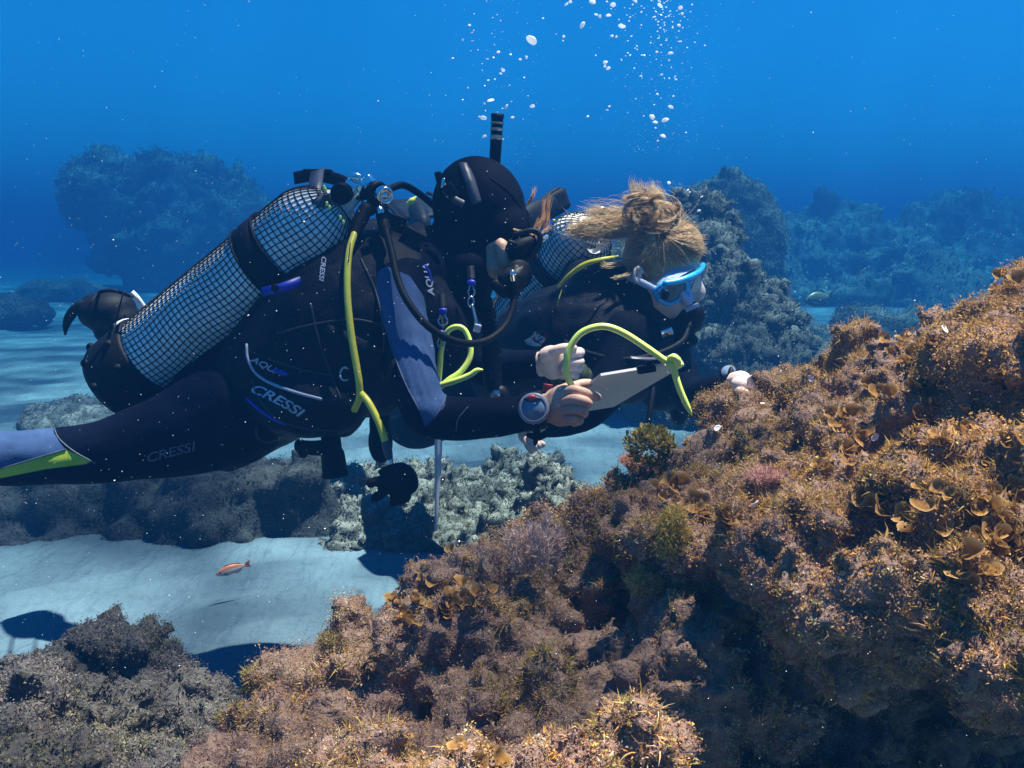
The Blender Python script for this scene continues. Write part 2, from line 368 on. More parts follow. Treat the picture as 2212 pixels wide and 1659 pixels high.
REEF_BVH = BVHTree.FromPolygons([tuple(v) for v in mesh_np(reef_me)[0].tolist()], tris_np(reef_me).tolist())
def reef_turf():
    pink, mauve, ochre, olive, tan, rust = (.60, .37, .25), (.38, .23, .17), (.62, .36, .08), (.36, .28, .07), (.66, .45, .22), (.44, .20, .08)
    plum, cream = (.26, .14, .12), (.78, .60, .40)
    lots = []
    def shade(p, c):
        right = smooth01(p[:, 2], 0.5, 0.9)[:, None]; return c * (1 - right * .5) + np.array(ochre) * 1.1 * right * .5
    p, n = sample(reef_me, 98000, nz_min=-0.6)
    patch = fbm(p, 6, 3, 44); keep = (patch > -.36) | (rng.random(len(p)) < .4); p, n, patch = p[keep], n[keep], patch[keep]     # leave some bare, crusted rock
    sz = (0.35 + 0.9 * smooth01(fbm(p, 12, 3, 40), -0.4, 0.5)) * (.7 + .8 * smooth01(patch, .05, .4))
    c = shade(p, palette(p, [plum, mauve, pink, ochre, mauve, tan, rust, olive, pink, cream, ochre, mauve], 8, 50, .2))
    lots.append(crumbs(p, n, .0060 * sz, .00075 + .0005 * smooth01(fbm(p, 5, 2, 47), -.3, .3), 9, c))
    # the parts of the boulder beyond the frame wear the same growth
    def outside(c, nn):
        q = c - np.array(CAM); dp = np.maximum(q @ np.array(FW), .05); x = 1106 + FPX * (q @ np.array(RT)) / dp; y = 829.5 - FPX * (q @ np.array(UP)) / dp
        return (x < -50) | (x > 2262) | (y < -50) | (y > 1709) | ((nn * q).sum(1) / np.linalg.norm(q, axis=1) > .4)
    p, n = sample(reef_me, 26000, nz_min=-0.4, cull_back=.85, margin=1600, keep=outside)
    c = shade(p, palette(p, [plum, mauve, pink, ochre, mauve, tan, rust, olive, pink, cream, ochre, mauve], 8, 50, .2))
    lots.append(crumbs(p, n, .0095 * (0.5 + smooth01(fbm(p, 12, 3, 40), -0.4, 0.5)), np.full(len(p), .0015), 8, c))
    # fluffier clumps in patches
    p, n = sample(reef_me, 28000, nz_min=-0.35); m = fbm(p, 10, 3, 77) > 0.06; p, n = p[m], n[m]
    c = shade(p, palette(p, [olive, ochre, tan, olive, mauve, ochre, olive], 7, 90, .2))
    lots.append(tufts(p, n, 0.0085 * rng.uniform(.5, 1.6, len(p)), np.full(len(p), .0007), 9, 1.0, c, 2, up=.5, curl=1.6))
    soup('turf_algae', lots, M_alga, reef_root, 'dense pink, ochre and olive turf algae')
reef_turf()

def small_rock(label, lumps, voxel, mat, passes, turf=0, th=.012, tw=.0012, tcols=None, name='boulder', tnz=-.3, blades=6, group=None):
    c = lumps[0][0]; root = empty(name, (c[0], c[1], 0), label, 'rock', group)
    me = lump_union('rock', lumps, voxel * 1.3); roughen(me, [(q[0], q[1] * (.75 if q[4] else 1), *q[2:]) for q in passes[:2]]); me = remesh_again(me, voxel * 1.25); roughen(me, [(q[0], q[1] * .7, *q[2:]) for q in passes[2:]]); link('rock', me, mat, root)
    if turf:
        p, n = sample(me, turf, nz_min=tnz)
        cc = palette(p, tcols, 1.2 / th * 0.03, int(th * 1e4) + len(lumps))
        sz = 0.5 + smooth01(fbm(p, .06 / th, 2, 8), -.4, .5)
        soup('turf_algae', [crumbs(p, n, th * .5 * sz, np.full(len(p), th * .17), blades, cc)], M_alga, root, 'short tufts of turf algae')
    return root, me
OLI, GRY, BRN, PAL = (.12, .11, .06), (.15, .145, .13), (.14, .10, .07), (.23, .22, .18)
# bottom-left boulder
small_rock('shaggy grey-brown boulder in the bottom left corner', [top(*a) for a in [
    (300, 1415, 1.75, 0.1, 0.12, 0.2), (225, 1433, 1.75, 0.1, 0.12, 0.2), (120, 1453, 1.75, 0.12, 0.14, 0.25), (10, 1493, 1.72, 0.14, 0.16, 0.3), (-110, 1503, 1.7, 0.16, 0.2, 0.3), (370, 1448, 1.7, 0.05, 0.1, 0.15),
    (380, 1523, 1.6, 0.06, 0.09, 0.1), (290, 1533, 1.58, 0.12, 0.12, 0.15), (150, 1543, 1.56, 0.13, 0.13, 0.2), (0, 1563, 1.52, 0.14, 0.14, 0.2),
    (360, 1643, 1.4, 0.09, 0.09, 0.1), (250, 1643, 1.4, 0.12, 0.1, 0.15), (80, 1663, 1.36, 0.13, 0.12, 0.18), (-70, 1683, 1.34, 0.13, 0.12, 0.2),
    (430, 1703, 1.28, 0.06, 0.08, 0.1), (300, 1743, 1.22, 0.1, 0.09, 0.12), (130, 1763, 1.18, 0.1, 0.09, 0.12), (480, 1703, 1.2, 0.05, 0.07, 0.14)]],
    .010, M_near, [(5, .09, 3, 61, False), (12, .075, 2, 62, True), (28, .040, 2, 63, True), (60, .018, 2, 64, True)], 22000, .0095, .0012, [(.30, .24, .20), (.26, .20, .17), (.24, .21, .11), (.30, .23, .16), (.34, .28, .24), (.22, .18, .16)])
# low rock under the divers
small_rock('pitted low grey rock under the two divers', [top(*q) for q in
    [(x, y + 22 + (10 if x in (770, 1200) else 0) + (i * 37 % 23) - 10, d, .15, .17, rz) for y, d, rz in ((980, 4.05, .27), (1028, 3.75, .24), (1075, 3.5, .22), (1115, 3.35, .18)) for i, x in enumerate((770, 850, 930, 1010, 1090, 1160))] + [(1205, 1040, 3.3, .09, .1, .2), (1185, 1015, 3.4, .06, .08, .2)]],
    .013, M_pale, [(4, .07, 3, 71, False), (11, .06, 2, 72, True), (28, .034, 2, 73, True), (60, .015, 2, 74, True)], 9000, .018, .0018, [OLI, GRY, BRN, PAL])
# rock shelf at left; its shade is put into darker rock and turf colours
small_rock('long rock shelf darkened for shade below the left leg', [top(*q) for q in [
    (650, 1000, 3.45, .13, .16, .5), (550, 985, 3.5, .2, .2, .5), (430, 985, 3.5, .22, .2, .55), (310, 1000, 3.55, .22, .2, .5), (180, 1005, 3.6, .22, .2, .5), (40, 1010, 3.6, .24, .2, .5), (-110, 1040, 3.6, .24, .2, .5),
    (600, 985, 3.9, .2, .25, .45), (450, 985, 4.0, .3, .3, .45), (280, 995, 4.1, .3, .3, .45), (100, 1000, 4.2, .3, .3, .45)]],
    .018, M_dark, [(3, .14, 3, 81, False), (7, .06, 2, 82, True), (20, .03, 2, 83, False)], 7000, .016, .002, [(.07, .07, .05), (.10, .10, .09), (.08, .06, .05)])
small_rock('small pale rock on the sand behind the leg', [top(*a) for a in [(170, 855, 5.2, .22, .2, .25), (110, 880, 5.1, .16, .18, .2), (230, 850, 5.2, .12, .15, .25), (200, 890, 4.9, .2, .15, .15)]],
    .02, M_grey, [(4, .10, 3, 91, False), (10, .05, 3, 92, True), (25, .02, 2, 93, False)], 1500, .016, .002, [PAL, GRY, OLI])
# far left outcrop
small_rock('large flat-topped outcrop fading into the blue at left', [top(*a) for a in [
    (240, 362, 22.1, 0.578, 1.19, 0.68), (300, 380, 22.1, 0.68, 1.36, 0.935), (380, 376, 22.1, 0.765, 1.53, 1.36), (460, 358, 22.1, 0.714, 1.53, 1.87), (515, 348, 22.1, 0.374, 1.19, 2.04), (555, 392, 21.8, 0.544, 1.36, 3.06), (620, 450, 21.4, 0.85, 1.36, 3.4),
    (270, 420, 21.8, 0.595, 1.02, 0.765), (350, 450, 21.4, 0.714, 1.02, 1.19), (440, 460, 21.4, 0.714, 1.02, 2.04), (400, 560, 21.8, 0.714, 0.85, 1.53), (500, 520, 20.7, 0.85, 1.02, 2.55), (470, 620, 21.1, 1.19, 1.02, 1.19), (340, 640, 22.1, 0.85, 0.85, 0.68)]],
    .085, M_far, [(.7, .55, 3, 101, False), (2.0, .38, 2, 102, True), (5.5, .16, 2, 103, True)], 6000, .15, .009, [GRY, OLI, PAL], tnz=-.2)
# outcrop behind the second diver
small_rock('craggy brown outcrop rising behind the blonde diver', [top(*a) for a in [
    (1520, 425, 6, 0.25, 0.312, 0.625), (1475, 440, 6.12, 0.188, 0.312, 0.75), (1570, 450, 5.94, 0.225, 0.312, 0.75), (1600, 560, 5.75, 0.225, 0.312, 0.75), (1560, 500, 5.75, 0.25, 0.25, 0.75), (1650, 625, 5.69, 0.2, 0.275, 0.625), (1500, 600, 5.62, 0.375, 0.312, 0.75),
    (1690, 690, 5.62, 0.15, 0.25, 0.5), (1600, 690, 5.5, 0.312, 0.25, 0.625), (1420, 520, 6, 0.375, 0.375, 0.875), (1700, 740, 5.5, 0.15, 0.25, 0.5), (1350, 560, 6.25, 0.375, 0.375, 0.875)]],
    .025, M_far, [(2.5, .16, 3, 111, False), (7, .11, 2, 112, True), (17, .06, 2, 113, True), (38, .025, 1, 114, True)], 11000, .036, .003, [GRY, OLI, BRN, PAL], tnz=-.6)
small_rock('rounded rock top peeking out behind the craggy outcrop', [top(*a) for a in [(1570, 372, 12, 0.45, 0.6, 1.2), (1620, 395, 12, 0.33, 0.6, 1.2), (1510, 400, 12, 0.45, 0.6, 1.2), (1640, 430, 11.9, 0.27, 0.45, 1.2)]],
    .035, M_far, [(2, .16, 3, 121, False), (6, .10, 3, 122, True), (15, .04, 2, 123, False)], 4000, .05, .004, [GRY, OLI, PAL], tnz=-.3)
small_rock('long hazy reef wall far behind at right', [top(*a) for a in [
    (1640, 470, 19, 1.0, 1.3, 2.6), (1700, 460, 20, .9, 1.4, 2.6), (1700, 560, 17, 1.1, 1.1, 1.8), (1900, 480, 20, 1.1, 1.4, 2.4), (2000, 500, 19, 1.2, 1.2, 2.2), (2120, 500, 20, 1.3, 1.3, 2.4), (2200, 520, 19, 1.3, 1.2, 2.2), (1800, 600, 16, 1.2, 1, 1.4), (1960, 610, 16, 1.3, 1, 1.4), (2120, 610, 16, 1.4, 1, 1.4),
    (1690, 440, 20.4, 0.85, 1.36, 2.55), (1780, 435, 20.4, 0.85, 1.36, 2.55), (1860, 440, 20.4, 0.85, 1.36, 2.55), (1740, 530, 18.7, 1.02, 1.02, 2.04), (1850, 545, 18.4, 1.19, 1.02, 1.87), (1960, 470, 21.2, 1.02, 1.36, 2.55), (2010, 440, 22.1, 0.85, 1.36, 2.72), (2080, 430, 22.9, 1.02, 1.36, 2.89),
    (2160, 440, 23.8, 1.19, 1.53, 3.06), (2250, 450, 23.8, 1.36, 1.53, 3.06), (1960, 555, 18.7, 1.19, 1.02, 1.87), (2080, 560, 18.7, 1.36, 1.02, 1.87), (2200, 560, 19.6, 1.36, 1.02, 2.04), (1640, 480, 19.6, 0.85, 1.36, 2.55)]],
    .10, M_far, [(.65, .6, 3, 131, False), (1.9, .42, 2, 132, True), (5, .18, 2, 133, True)], 6000, .17, .010, [GRY, OLI, PAL], tnz=-.2)
small_rock('low rubble mound on the sand below the grey-blue fish', [top(*a) for a in [(1890, 690, 8.4, .5, .4, .5), (1990, 680, 9.4, .6, .5, .6), (2080, 670, 9.8, .6, .5, .6), (1950, 735, 7.6, .5, .4, .4), (2040, 730, 8, .5, .4, .4), (1690, 715, 7.2, .4, .3, .4),(1830, 665, 9.1, 0.182, 0.26, 0.65), (1880, 670, 9.49, 0.39, 0.325, 0.65), (1760, 720, 8.32, 0.455, 0.39, 0.52), (1850, 730, 8.06, 0.52, 0.39, 0.52), (1950, 690, 9.36, 0.39, 0.39, 0.65), (1700, 760, 7.54, 0.455, 0.39, 0.39), (1810, 790, 7.02, 0.52, 0.325, 0.39)]],
    .028, M_far, [(2.5, .15, 3, 141, False), (7, .09, 3, 142, True), (18, .04, 2, 143, False)], 7000, .045, .0035, [GRY, OLI, PAL], tnz=-.2)
for lab, lm in (('low hazy rock at the far left edge of the sand', [(20, 645, 13, .35, .3, .2), (70, 652, 12.8, .25, .3, .15), (-40, 642, 13.4, .4, .3, .2)]), ('flat hazy rock on the sand below the far left outcrop', [(150, 612, 17, .6, .4, .25), (90, 608, 17.4, .5, .4, .25)])):
    small_rock(lab, [top(*q) for q in lm], .03, M_far, [(2.5, .12, 3, 151, False), (7, .07, 2, 152, True), (18, .03, 2, 153, False)], 2500, .04, .0035, [GRY, OLI, PAL], tnz=-.2)
# ------------------------------------------------------------------ modelling tools
def spline(pts, n):
    """Catmull-Rom through rows of numbers, n samples"""
    p = np.array([list(map(float, q)) for q in pts]); m = len(p)
    if m == 2: t = np.linspace(0, 1, n)[:, None]; return p[0] * (1 - t) + p[1] * t
    e = np.concatenate([[2 * p[0] - p[1]], p, [2 * p[-1] - p[-2]]])
    t = np.linspace(0, m - 1, n); i = np.minimum(t.astype(int), m - 2); f = (t - i)[:, None]
    a, b, c, d = e[i], e[i + 1], e[i + 2], e[i + 3]
    return 0.5 * (2 * b + (c - a) * f + (2 * a - 5 * b + 4 * c - d) * f ** 2 + (3 * b - a - 3 * c + d) * f ** 3)
def W(pts):
    """(px, py, d[, r...]) rows -> world rows keeping the extra columns"""
    return [tuple(P(*q[:3])) + tuple(q[3:]) for q in pts]
def frames(c):
    t = np.gradient(c, axis=0); t /= np.linalg.norm(t, axis=1)[:, None] + 1e-12
    u = np.empty_like(c); ref = np.array([0, 0, 1.0]) if abs(t[0][2]) < 0.9 else np.array([0, 1.0, 0])
    v = ref - t[0] * (ref @ t[0]); u[0] = v / np.linalg.norm(v)
    for i in range(1, len(c)):
        v = u[i - 1] - t[i] * (u[i - 1] @ t[i]); u[i] = v / (np.linalg.norm(v) + 1e-12)
    return t, u, np.cross(t, u)
def tube(rows, n=24, seg=12, cap=True, flat=1.0, world=True, ref=None, twist=0.0):
    """swept tube; rows of (x, y, z, r); rounded caps; flat < 1 squeezes the section across the reference"""
    s = spline(rows, n); c, r = s[:, :3], np.maximum(s[:, 3], 1e-4)
    t, u, w = frames(c)
    if ref is not None:
        ref = np.array(ref, float); u = ref[None] - t * (t @ ref)[:, None]; u /= np.linalg.norm(u, axis=1)[:, None] + 1e-9; w = np.cross(t, u)
    if cap:
        ex_c, ex_r, ex_u, ex_w = [], [], [], []
        for k in (1, 2): ang = k * math.pi / 6; ex_c.append(c[0] - t[0] * r[0] * math.sin(ang)); ex_r.append(r[0] * math.cos(ang)); ex_u.append(u[0]); ex_w.append(w[0])
        ex2 = []
        for k in (1, 2): ang = k * math.pi / 6; ex2.append((c[-1] + t[-1] * r[-1] * math.sin(ang), r[-1] * math.cos(ang), u[-1], w[-1]))
        c = np.concatenate([ex_c[::-1], c, [e[0] for e in ex2]]); r = np.concatenate([ex_r[::-1], r, [e[1] for e in ex2]])
        u = np.concatenate([ex_u[::-1], u, [e[2] for e in ex2]]); w = np.concatenate([ex_w[::-1], w, [e[3] for e in ex2]])
        tip0, tip1 = c[2] - t[0] * r[2], c[-3] + t[-1] * r[-3]
    a = np.linspace(0, 2 * math.pi, seg, endpoint=False) + twist
    V = c[:, None] + r[:, None, None] * (np.cos(a)[None, :, None] * u[:, None] + flat * np.sin(a)[None, :, None] * w[:, None])
    m = len(c); V = V.reshape(-1, 3); F = []
    for i in range(m - 1):
        for j in range(seg): F.append((i * seg + j, i * seg + (j + 1) % seg, (i + 1) * seg + (j + 1) % seg, (i + 1) * seg + j))
    if cap:
        V = np.concatenate([V, [tip0, tip1]]); k0, k1 = len(V) - 2, len(V) - 1
        for j in range(seg): F.append((k0, (j + 1) % seg, j)); F.append((k1, (m - 1) * seg + j, (m - 1) * seg + (j + 1) % seg))
    return V, F
def ellip(c, r, rot=None):
    V = ICO_V * np.array(r)
    if rot is not None: V = V @ np.array(rot.to_matrix() if hasattr(rot, 'to_matrix') else rot).T
    return V + np.array(c), [tuple(f) for f in ICO_F.tolist()]
def join(parts):
    V, F, off = [], [], 0
    for v, f in parts:
        v = np.asarray(v); V.append(v); F += [tuple(i + off for i in q) for q in f]; off += len(v)
    return np.concatenate(V), F
def lathe(prof, seg=32, frame=None):
    """prof: (r, z) rows around local Z; frame: 4x4 matrix"""
    a = np.linspace(0, 2 * math.pi, seg, endpoint=False); V, F = [], []
    for r, z in prof: V += [(r * math.cos(q), r * math.sin(q), z) for q in a]
    for i in range(len(prof) - 1):
        for j in range(seg): F.append((i * seg + j, i * seg + (j + 1) % seg, (i + 1) * seg + (j + 1) % seg, (i + 1) * seg + j))
    V = np.array(V)
    if frame is not None: V = apply(frame, V)
    return V, F
def apply(M, V):
    M = np.array(M); return V @ M[:3, :3].T + M[:3, 3]
def along(a, b):
    """frame at a with Z towards b"""
    a, b = Vector(a), Vector(b); q = (b - a).to_track_quat('Z', 'Y'); return Matrix.Translation(a) @ q.to_matrix().to_4x4()
def box(sx, sy, sz, frame=None, bev=0.15):
    bm = bmesh.new(); bmesh.ops.create_cube(bm, size=1)
    for v in bm.verts: v.co = Vector((v.co.x * sx, v.co.y * sy, v.co.z * sz))
    bmesh.ops.bevel(bm, geom=bm.edges[:], offset=min(sx, sy, sz) * bev, segments=2, affect='EDGES', profile=.5)
    V = np.array([v.co for v in bm.verts]); bm.verts.index_update(); F = [tuple(v.index for v in f.verts) for f in bm.faces]; bm.free()
    return (apply(frame, V) if frame is not None else V), F
def remesh(parts, voxel, smooth=4, name='m'):
    V, F = join(parts); me = me_from(name, V, F); o = bpy.data.objects.new(name, me); col.objects.link(o)
    m = o.modifiers.new('r', 'REMESH'); m.mode = 'VOXEL'; m.voxel_size = voxel
    if smooth: s = o.modifiers.new('s', 'SMOOTH'); s.factor = 0.5; s.iterations = smooth
    dg = bpy.context.evaluated_depsgraph_get(); out = bpy.data.meshes.new_from_object(o.evaluated_get(dg))
    bpy.data.objects.remove(o); bpy.data.meshes.remove(me); out.name = name
    return out
def mk(name, vf, mat, parent, smooth=True, label=None):
    if isinstance(vf, bpy.types.Mesh): vf.name = name; o = link(name, vf, mat, parent, smooth)
    else: o = link(name, me_from(name, vf[0], vf[1]), mat, parent, smooth)
    if label: o['label'] = label
    return o
def bvh_of(*meshes):
    V, F, off = [], [], 0
    for me in meshes:
        v, _ = mesh_np(me); V += [tuple(q) for q in v.tolist()]; F += (tris_np(me) + off).tolist(); off += len(v)
    return BVHTree.FromPolygons(V, F)
def hit(bvh, px, py, lift=0.002, dflt=2.1):
    d = (P(px, py, 1.0) - CAM).normalized(); h = bvh.ray_cast(CAM + d * 0.4, d)
    if h[0] is None: return P(px, py, dflt), -d
    n = h[1] if h[1].dot(d) < 0 else -h[1]
    return h[0] + (n * 0.4 - d * 0.6) * lift, n
def surf_path(bvh, pts, r, n=30, lift=0.001, seg=6):
    """a cord or seam lying on a surface, given by points seen on it"""
    s = spline(pts, n); rows = [tuple(hit(bvh, a, b, lift)[0]) + (r,) for a, b in s[:, :2]]
    return tube(rows, n, seg)
def text_mesh(body, shear=0.0, xs=1.0, offset=0.0):
    cu = bpy.data.curves.new('t', 'FONT'); cu.body = body; cu.size = 1; cu.shear = shear; cu.offset = offset; cu.align_x = 'CENTER'; cu.align_y = 'CENTER'; cu.resolution_u = 3
    o = bpy.data.objects.new('t', cu); col.objects.link(o); dg = bpy.context.evaluated_depsgraph_get()
    me = bpy.data.meshes.new_from_object(o.evaluated_get(dg)); bpy.data.objects.remove(o); bpy.data.curves.remove(cu)
    bm = bmesh.new(); bm.from_mesh(me); bmesh.ops.triangulate(bm, faces=bm.faces[:])
    bmesh.ops.subdivide_edges(bm, edges=[e for e in bm.edges if e.calc_length() > .25], cuts=1)
    V = np.array([v.co for v in bm.verts]); bm.verts.index_update(); F = [tuple(v.index for v in f.verts) for f in bm.faces]; bm.free(); bpy.data.meshes.remove(me)
    V[:, 0] *= xs; return V, F
def lettering(name, body, ctr, h, ang, bvh, mat, parent, shear=.25, xs=1.25, bend=0.0, offset=.02, lift=.0025, label=None):
    """print on a surface: h is the cap height, ang clockwise in degrees, bend bows the base line"""
    V, F = text_mesh(body, shear, xs, offset); V = V * (h / 0.70); a = R(ang)
    y = V[:, 1] + bend * (V[:, 0] ** 2); x = V[:, 0]
    px = ctr[0] + x * math.cos(a) + y * math.sin(a); py = ctr[1] + x * math.sin(a) - y * math.cos(a)
    Wd = [tuple(hit(bvh, q, w, lift)[0]) for q, w in zip(px, py)]
    return mk(name, (np.array(Wd), F), mat, parent, False, label)
def poly_sd(q, poly):
    """signed distance (positive inside) of points to a polygon"""
    poly = np.array(poly, float); n = len(poly); d = np.full(len(q), 1e9); ins = np.zeros(len(q), bool)
    for i in range(n):
        a, b = poly[i], poly[(i + 1) % n]; e = b - a; w = q - a; t = np.clip((w @ e) / (e @ e), 0, 1)
        d = np.minimum(d, np.linalg.norm(w - t[:, None] * e, axis=1))
        c = (a[1] > q[:, 1]) != (b[1] > q[:, 1])
        with np.errstate(divide='ignore', invalid='ignore'): ins ^= c & (q[:, 0] < (b[0] - a[0]) * (q[:, 1] - a[1]) / (b[1] - a[1]) + a[0])
    return np.where(ins, d, -d)
def seen_px(V):
    q = V - np.array(CAM); dep = q @ np.array(FW); return np.stack([1106 + FPX * (q @ np.array(RT)) / dep, 829.5 - FPX * (q @ np.array(UP)) / dep], 1), dep
def set_float(me, name, v):
    a = me.attributes.new(name, 'FLOAT', 'POINT'); a.data.foreach_set('value', np.asarray(v, np.float32))
def ribbon(rows, width, thick=.002, n=24, side=(0, 0, 1)):
    """flat strap swept along rows of (x, y, z); side: direction of its width"""
    c = spline([r[:3] for r in rows], n); t, _, _ = frames(c); side = np.array(side, float)
    sd = side[None] - t * (t @ side)[:, None]; sd /= np.linalg.norm(sd, axis=1)[:, None] + 1e-9; nn = np.cross(t, sd)
    V = np.stack([c + sd * width / 2 + nn * thick / 2, c - sd * width / 2 + nn * thick / 2, c - sd * width / 2 - nn * thick / 2, c + sd * width / 2 - nn * thick / 2], 1).reshape(-1, 3); F = []
    for i in range(n - 1):
        for j in range(4): F.append((i * 4 + j, i * 4 + (j + 1) % 4, (i + 1) * 4 + (j + 1) % 4, (i + 1) * 4 + j))
    F += [(3, 2, 1, 0), tuple((n - 1) * 4 + j for j in range(4))]
    return V, F

# ------------------------------------------------------------------ gear materials
def suit_mat(name, base, p1=None, p2=None, bumpy=.18):
    k = NT(name); co = k.coord()
    n1 = k.noise(co, 9, 4); n2 = k.noise(co, 260, 3); n3 = k.noise(co, 26, 5, .6)
    c = k.ramp(n1.outputs[0], [(.3, tuple(x * .7 for x in base)), (.7, tuple(x * 1.3 for x in base))]).outputs[0]
    for nm, pc in (('panel_a', p1), ('panel_b', p2)):
        if pc is None: continue
        a = k.n('Attribute', attribute_name=nm); g = k.n('MapRange'); g.inputs[1].default_value = -1; g.inputs[2].default_value = 1; k.l(a.outputs['Fac'], g.inputs[0])
        pv = k.ramp(n3.outputs[0], [(.3, tuple(x * .72 for x in pc)), (.65, pc)]).outputs[0]
        c = k.mix(g.outputs[0], c, pv)
    k.l(c, k.b.inputs['Base Color']); k.set(Roughness=.75); k.b.inputs['Specular IOR Level'].default_value = .035
    ad = k.n('Math', operation='MULTIPLY_ADD', i_1=.10); k.l(n2.outputs[0], ad.inputs[0])
    mp = k.n('Mapping'); mp.inputs['Scale'].default_value = (26, 26, 5); k.l(co, mp.inputs[0]); wr = k.n('TexNoise', i_Scale=1.0, i_Detail=3.0, i_Distortion=1.2); k.l(mp.outputs[0], wr.inputs['Vector'])
    k.l(wr.outputs[0], ad.inputs[2]); k.bump(ad.outputs[0], bumpy, .012); return k.m
M_suit = suit_mat('neoprene', (.0015, .003, .011), (.052, .092, .20), (.50, .60, .05))
M_suit2 = suit_mat('neoprene_plain', (.0015, .0027, .009))
M_vest = simple('vest_nylon', (.0018, .003, .010), .6, 0, .3, 14, .35, .14, 160)
M_rubber = simple('black_rubber', (.004, .004, .006), .6, 0, .2, 40, .15, .10)
M_plast = simple('black_plastic', (.005, .005, .008), .5, 0, .2, 30, .1, .14)
M_chrome = simple('chrome', (.75, .75, .76), .18, 1, .06, 60)
M_steel = simple('steel', (.45, .45, .47), .32, 1, .15, 80, .05)
M_tank = simple('tank_paint', (.90, .93, .92), .32, 0, .10, 18, .04, .5)
M_yel = simple('yellow_hose', (.72, .62, .05), .4, 0, .06, 60, .05)
M_lime = simple('lime_tube', (.74, .86, .16), .35, 0, .05, 60, .04)
M_ylw2 = simple('yellow_trim', (.55, .50, .03), .5, 0, .1, 60)
M_skin = simple('skin', (.50, .29, .20), .5, 0, .10, 55, .22, .35, 330)
M_skin2 = simple('pale_sunlit_skin', (.74, .54, .46), .5, 0, .08, 55, .18, .35, 330)  # blonde diver's skin, lightened further to put sunlight into the colour
M_white = simple('white_board', (.60, .585, .58), .5, 0, .06, 12, .05)
M_print = simple('silver_print', (.40, .43, .52), .5, 0, .12, 90)
M_dim = simple('worn_print', (.075, .085, .13), .6, 0, .3, 120)
M_blue = simple('blue_print', (.01, .02, .40), .45, 0, .15, 60)
M_strap = simple('grey_strap', (.045, .045, .065), .45, 0, .15, 60, .1)
M_clear = simple('clear_silicone', (.42, .46, .60), .3, 0, .08, 60)
M_red = simple('red_plastic', (.55, .03, .03), .35, 0, .1, 60)
M_turq = simple('turquoise_frame', (.04, .42, .78), .25, 0, .06, 60)
k = NT('mask_glass'); k.set(Base_Color=(.85, .95, 1, 1), Roughness=.03, IOR=1.2); k.b.inputs['Transmission Weight'].default_value = .9; M_glass = k.m
k = NT('display_glass'); co = k.coord(); nz = k.noise(co, 120, 2); k.l(k.ramp(nz.outputs[0], [(.3, (.10, .15, .22)), (.7, (.16, .22, .30))]).outputs[0], k.b.inputs['Base Color']); k.set(Roughness=.08); M_lcd = k.m
def slab(poly, depth, d, thick, bev=.35, name='m', cap=.0025):
    """rounded solid from an outline seen at depth d"""
    bm = bmesh.new(); vs = [bm.verts.new(P(a, b, d)) for a, b in poly]; f = bm.faces.new(vs)
    ex = bmesh.ops.extrude_face_region(bm, geom=[f]); mv = [v for v in ex['geom'] if isinstance(v, bmesh.types.BMVert)]
    bmesh.ops.translate(bm, verts=mv, vec=FW * thick); bmesh.ops.recalc_face_normals(bm, faces=bm.faces[:])
    bmesh.ops.bevel(bm, geom=[e for e in bm.edges], offset=min(thick * bev, cap), segments=3, affect='EDGES', clamp_overlap=True)
    bmesh.ops.triangulate(bm, faces=[q for q in bm.faces if len(q.verts) > 4])
    V = np.array([v.co for v in bm.verts]); bm.verts.index_update(); F = [tuple(v.index for v in q.verts) for q in bm.faces]; bm.free(); return V, F
# ------------------------------------------------------------------ first diver: body
def bone(rows, n=20, seg=16, flat=1.0): return tube(W(rows), n, seg, flat=flat)
def blob(px, py, d, rx, ry, rz, rot=None): return ellip(P(px, py, d), (rx, ry, rz), rot)
ROLL = lambda deg: Matrix.Rotation(R(deg), 3, 'Y')
d1 = empty('person', P(600, 860, 2.15), 'diver in black and blue wetsuit with hood, writing slate in hand, yellow hose', 'person')
body_parts = [
    bone([(480, 890, 2.17, .135), (560, 830, 2.17, .145), (680, 755, 2.16, .155), (800, 685, 2.15, .16), (890, 625, 2.14, .14), (960, 560, 2.13, .085)], 26, 20),
    bone([(860, 615, 1.99, .062), (930, 590, 2.13, .09), (950, 600, 2.28, .065)], 10),
    bone([(505, 890, 2.07, .118), (400, 930, 2.05, .098), (300, 957, 2.03, .078), (200, 978, 2.02, .064), (100, 986, 2.01, .058), (0, 990, 2.0, .056), (-180, 990, 1.98, .05), (-330, 990, 1.97, .04)], 30),
    bone([(500, 860, 2.28, .11), (400, 880, 2.40, .085), (320, 870, 2.50, .07), (285, 820, 2.55, .058), (258, 750, 2.58, .045), (245, 715, 2.60, .042)], 22),
    bone([(855, 620, 1.97, .058), (868, 690, 1.93, .053), (888, 770, 1.89, .047), (905, 850, 1.85, .044), (922, 893, 1.84, .043), (965, 903, 1.84, .042), (1040, 903, 1.83, .039), (1110, 897, 1.825, .035), (1165, 886, 1.82, .030)], 34),
    bone([(950, 610, 2.28, .06), (990, 710, 2.30, .052), (1035, 785, 2.30, .048), (1090, 795, 2.24, .044), (1160, 786, 2.17, .033)], 24),
]
b1 = remesh(body_parts, .0065, 6, 'wetsuit')
def wrinkle(me, amp, seed, fn):
    V, N = mesh_np(me); q, dep = seen_px(V); a, s, w = fn(q, dep)          # a: strength, s: phase coordinate
    me.vertices.foreach_set('co', (V + N * (amp * w * np.sin(s))[:, None]).astype(np.float32).ravel()); me.update()
def arm_folds(q, dep):
    w = np.exp(-((q[:, 0] - 905) / 40) ** 2) * smooth01(q[:, 1], 640, 760) * smooth01(q[:, 1], 930, 860) * (dep < 1.99)
    t = q[:, 0] * .95 - (q[:, 1] - 700) * .30 + 8 * noise3(np.stack([q[:, 0] / 30, q[:, 1] / 60, 0 * dep], 1), 1, 5)
    return w, t * .33, w
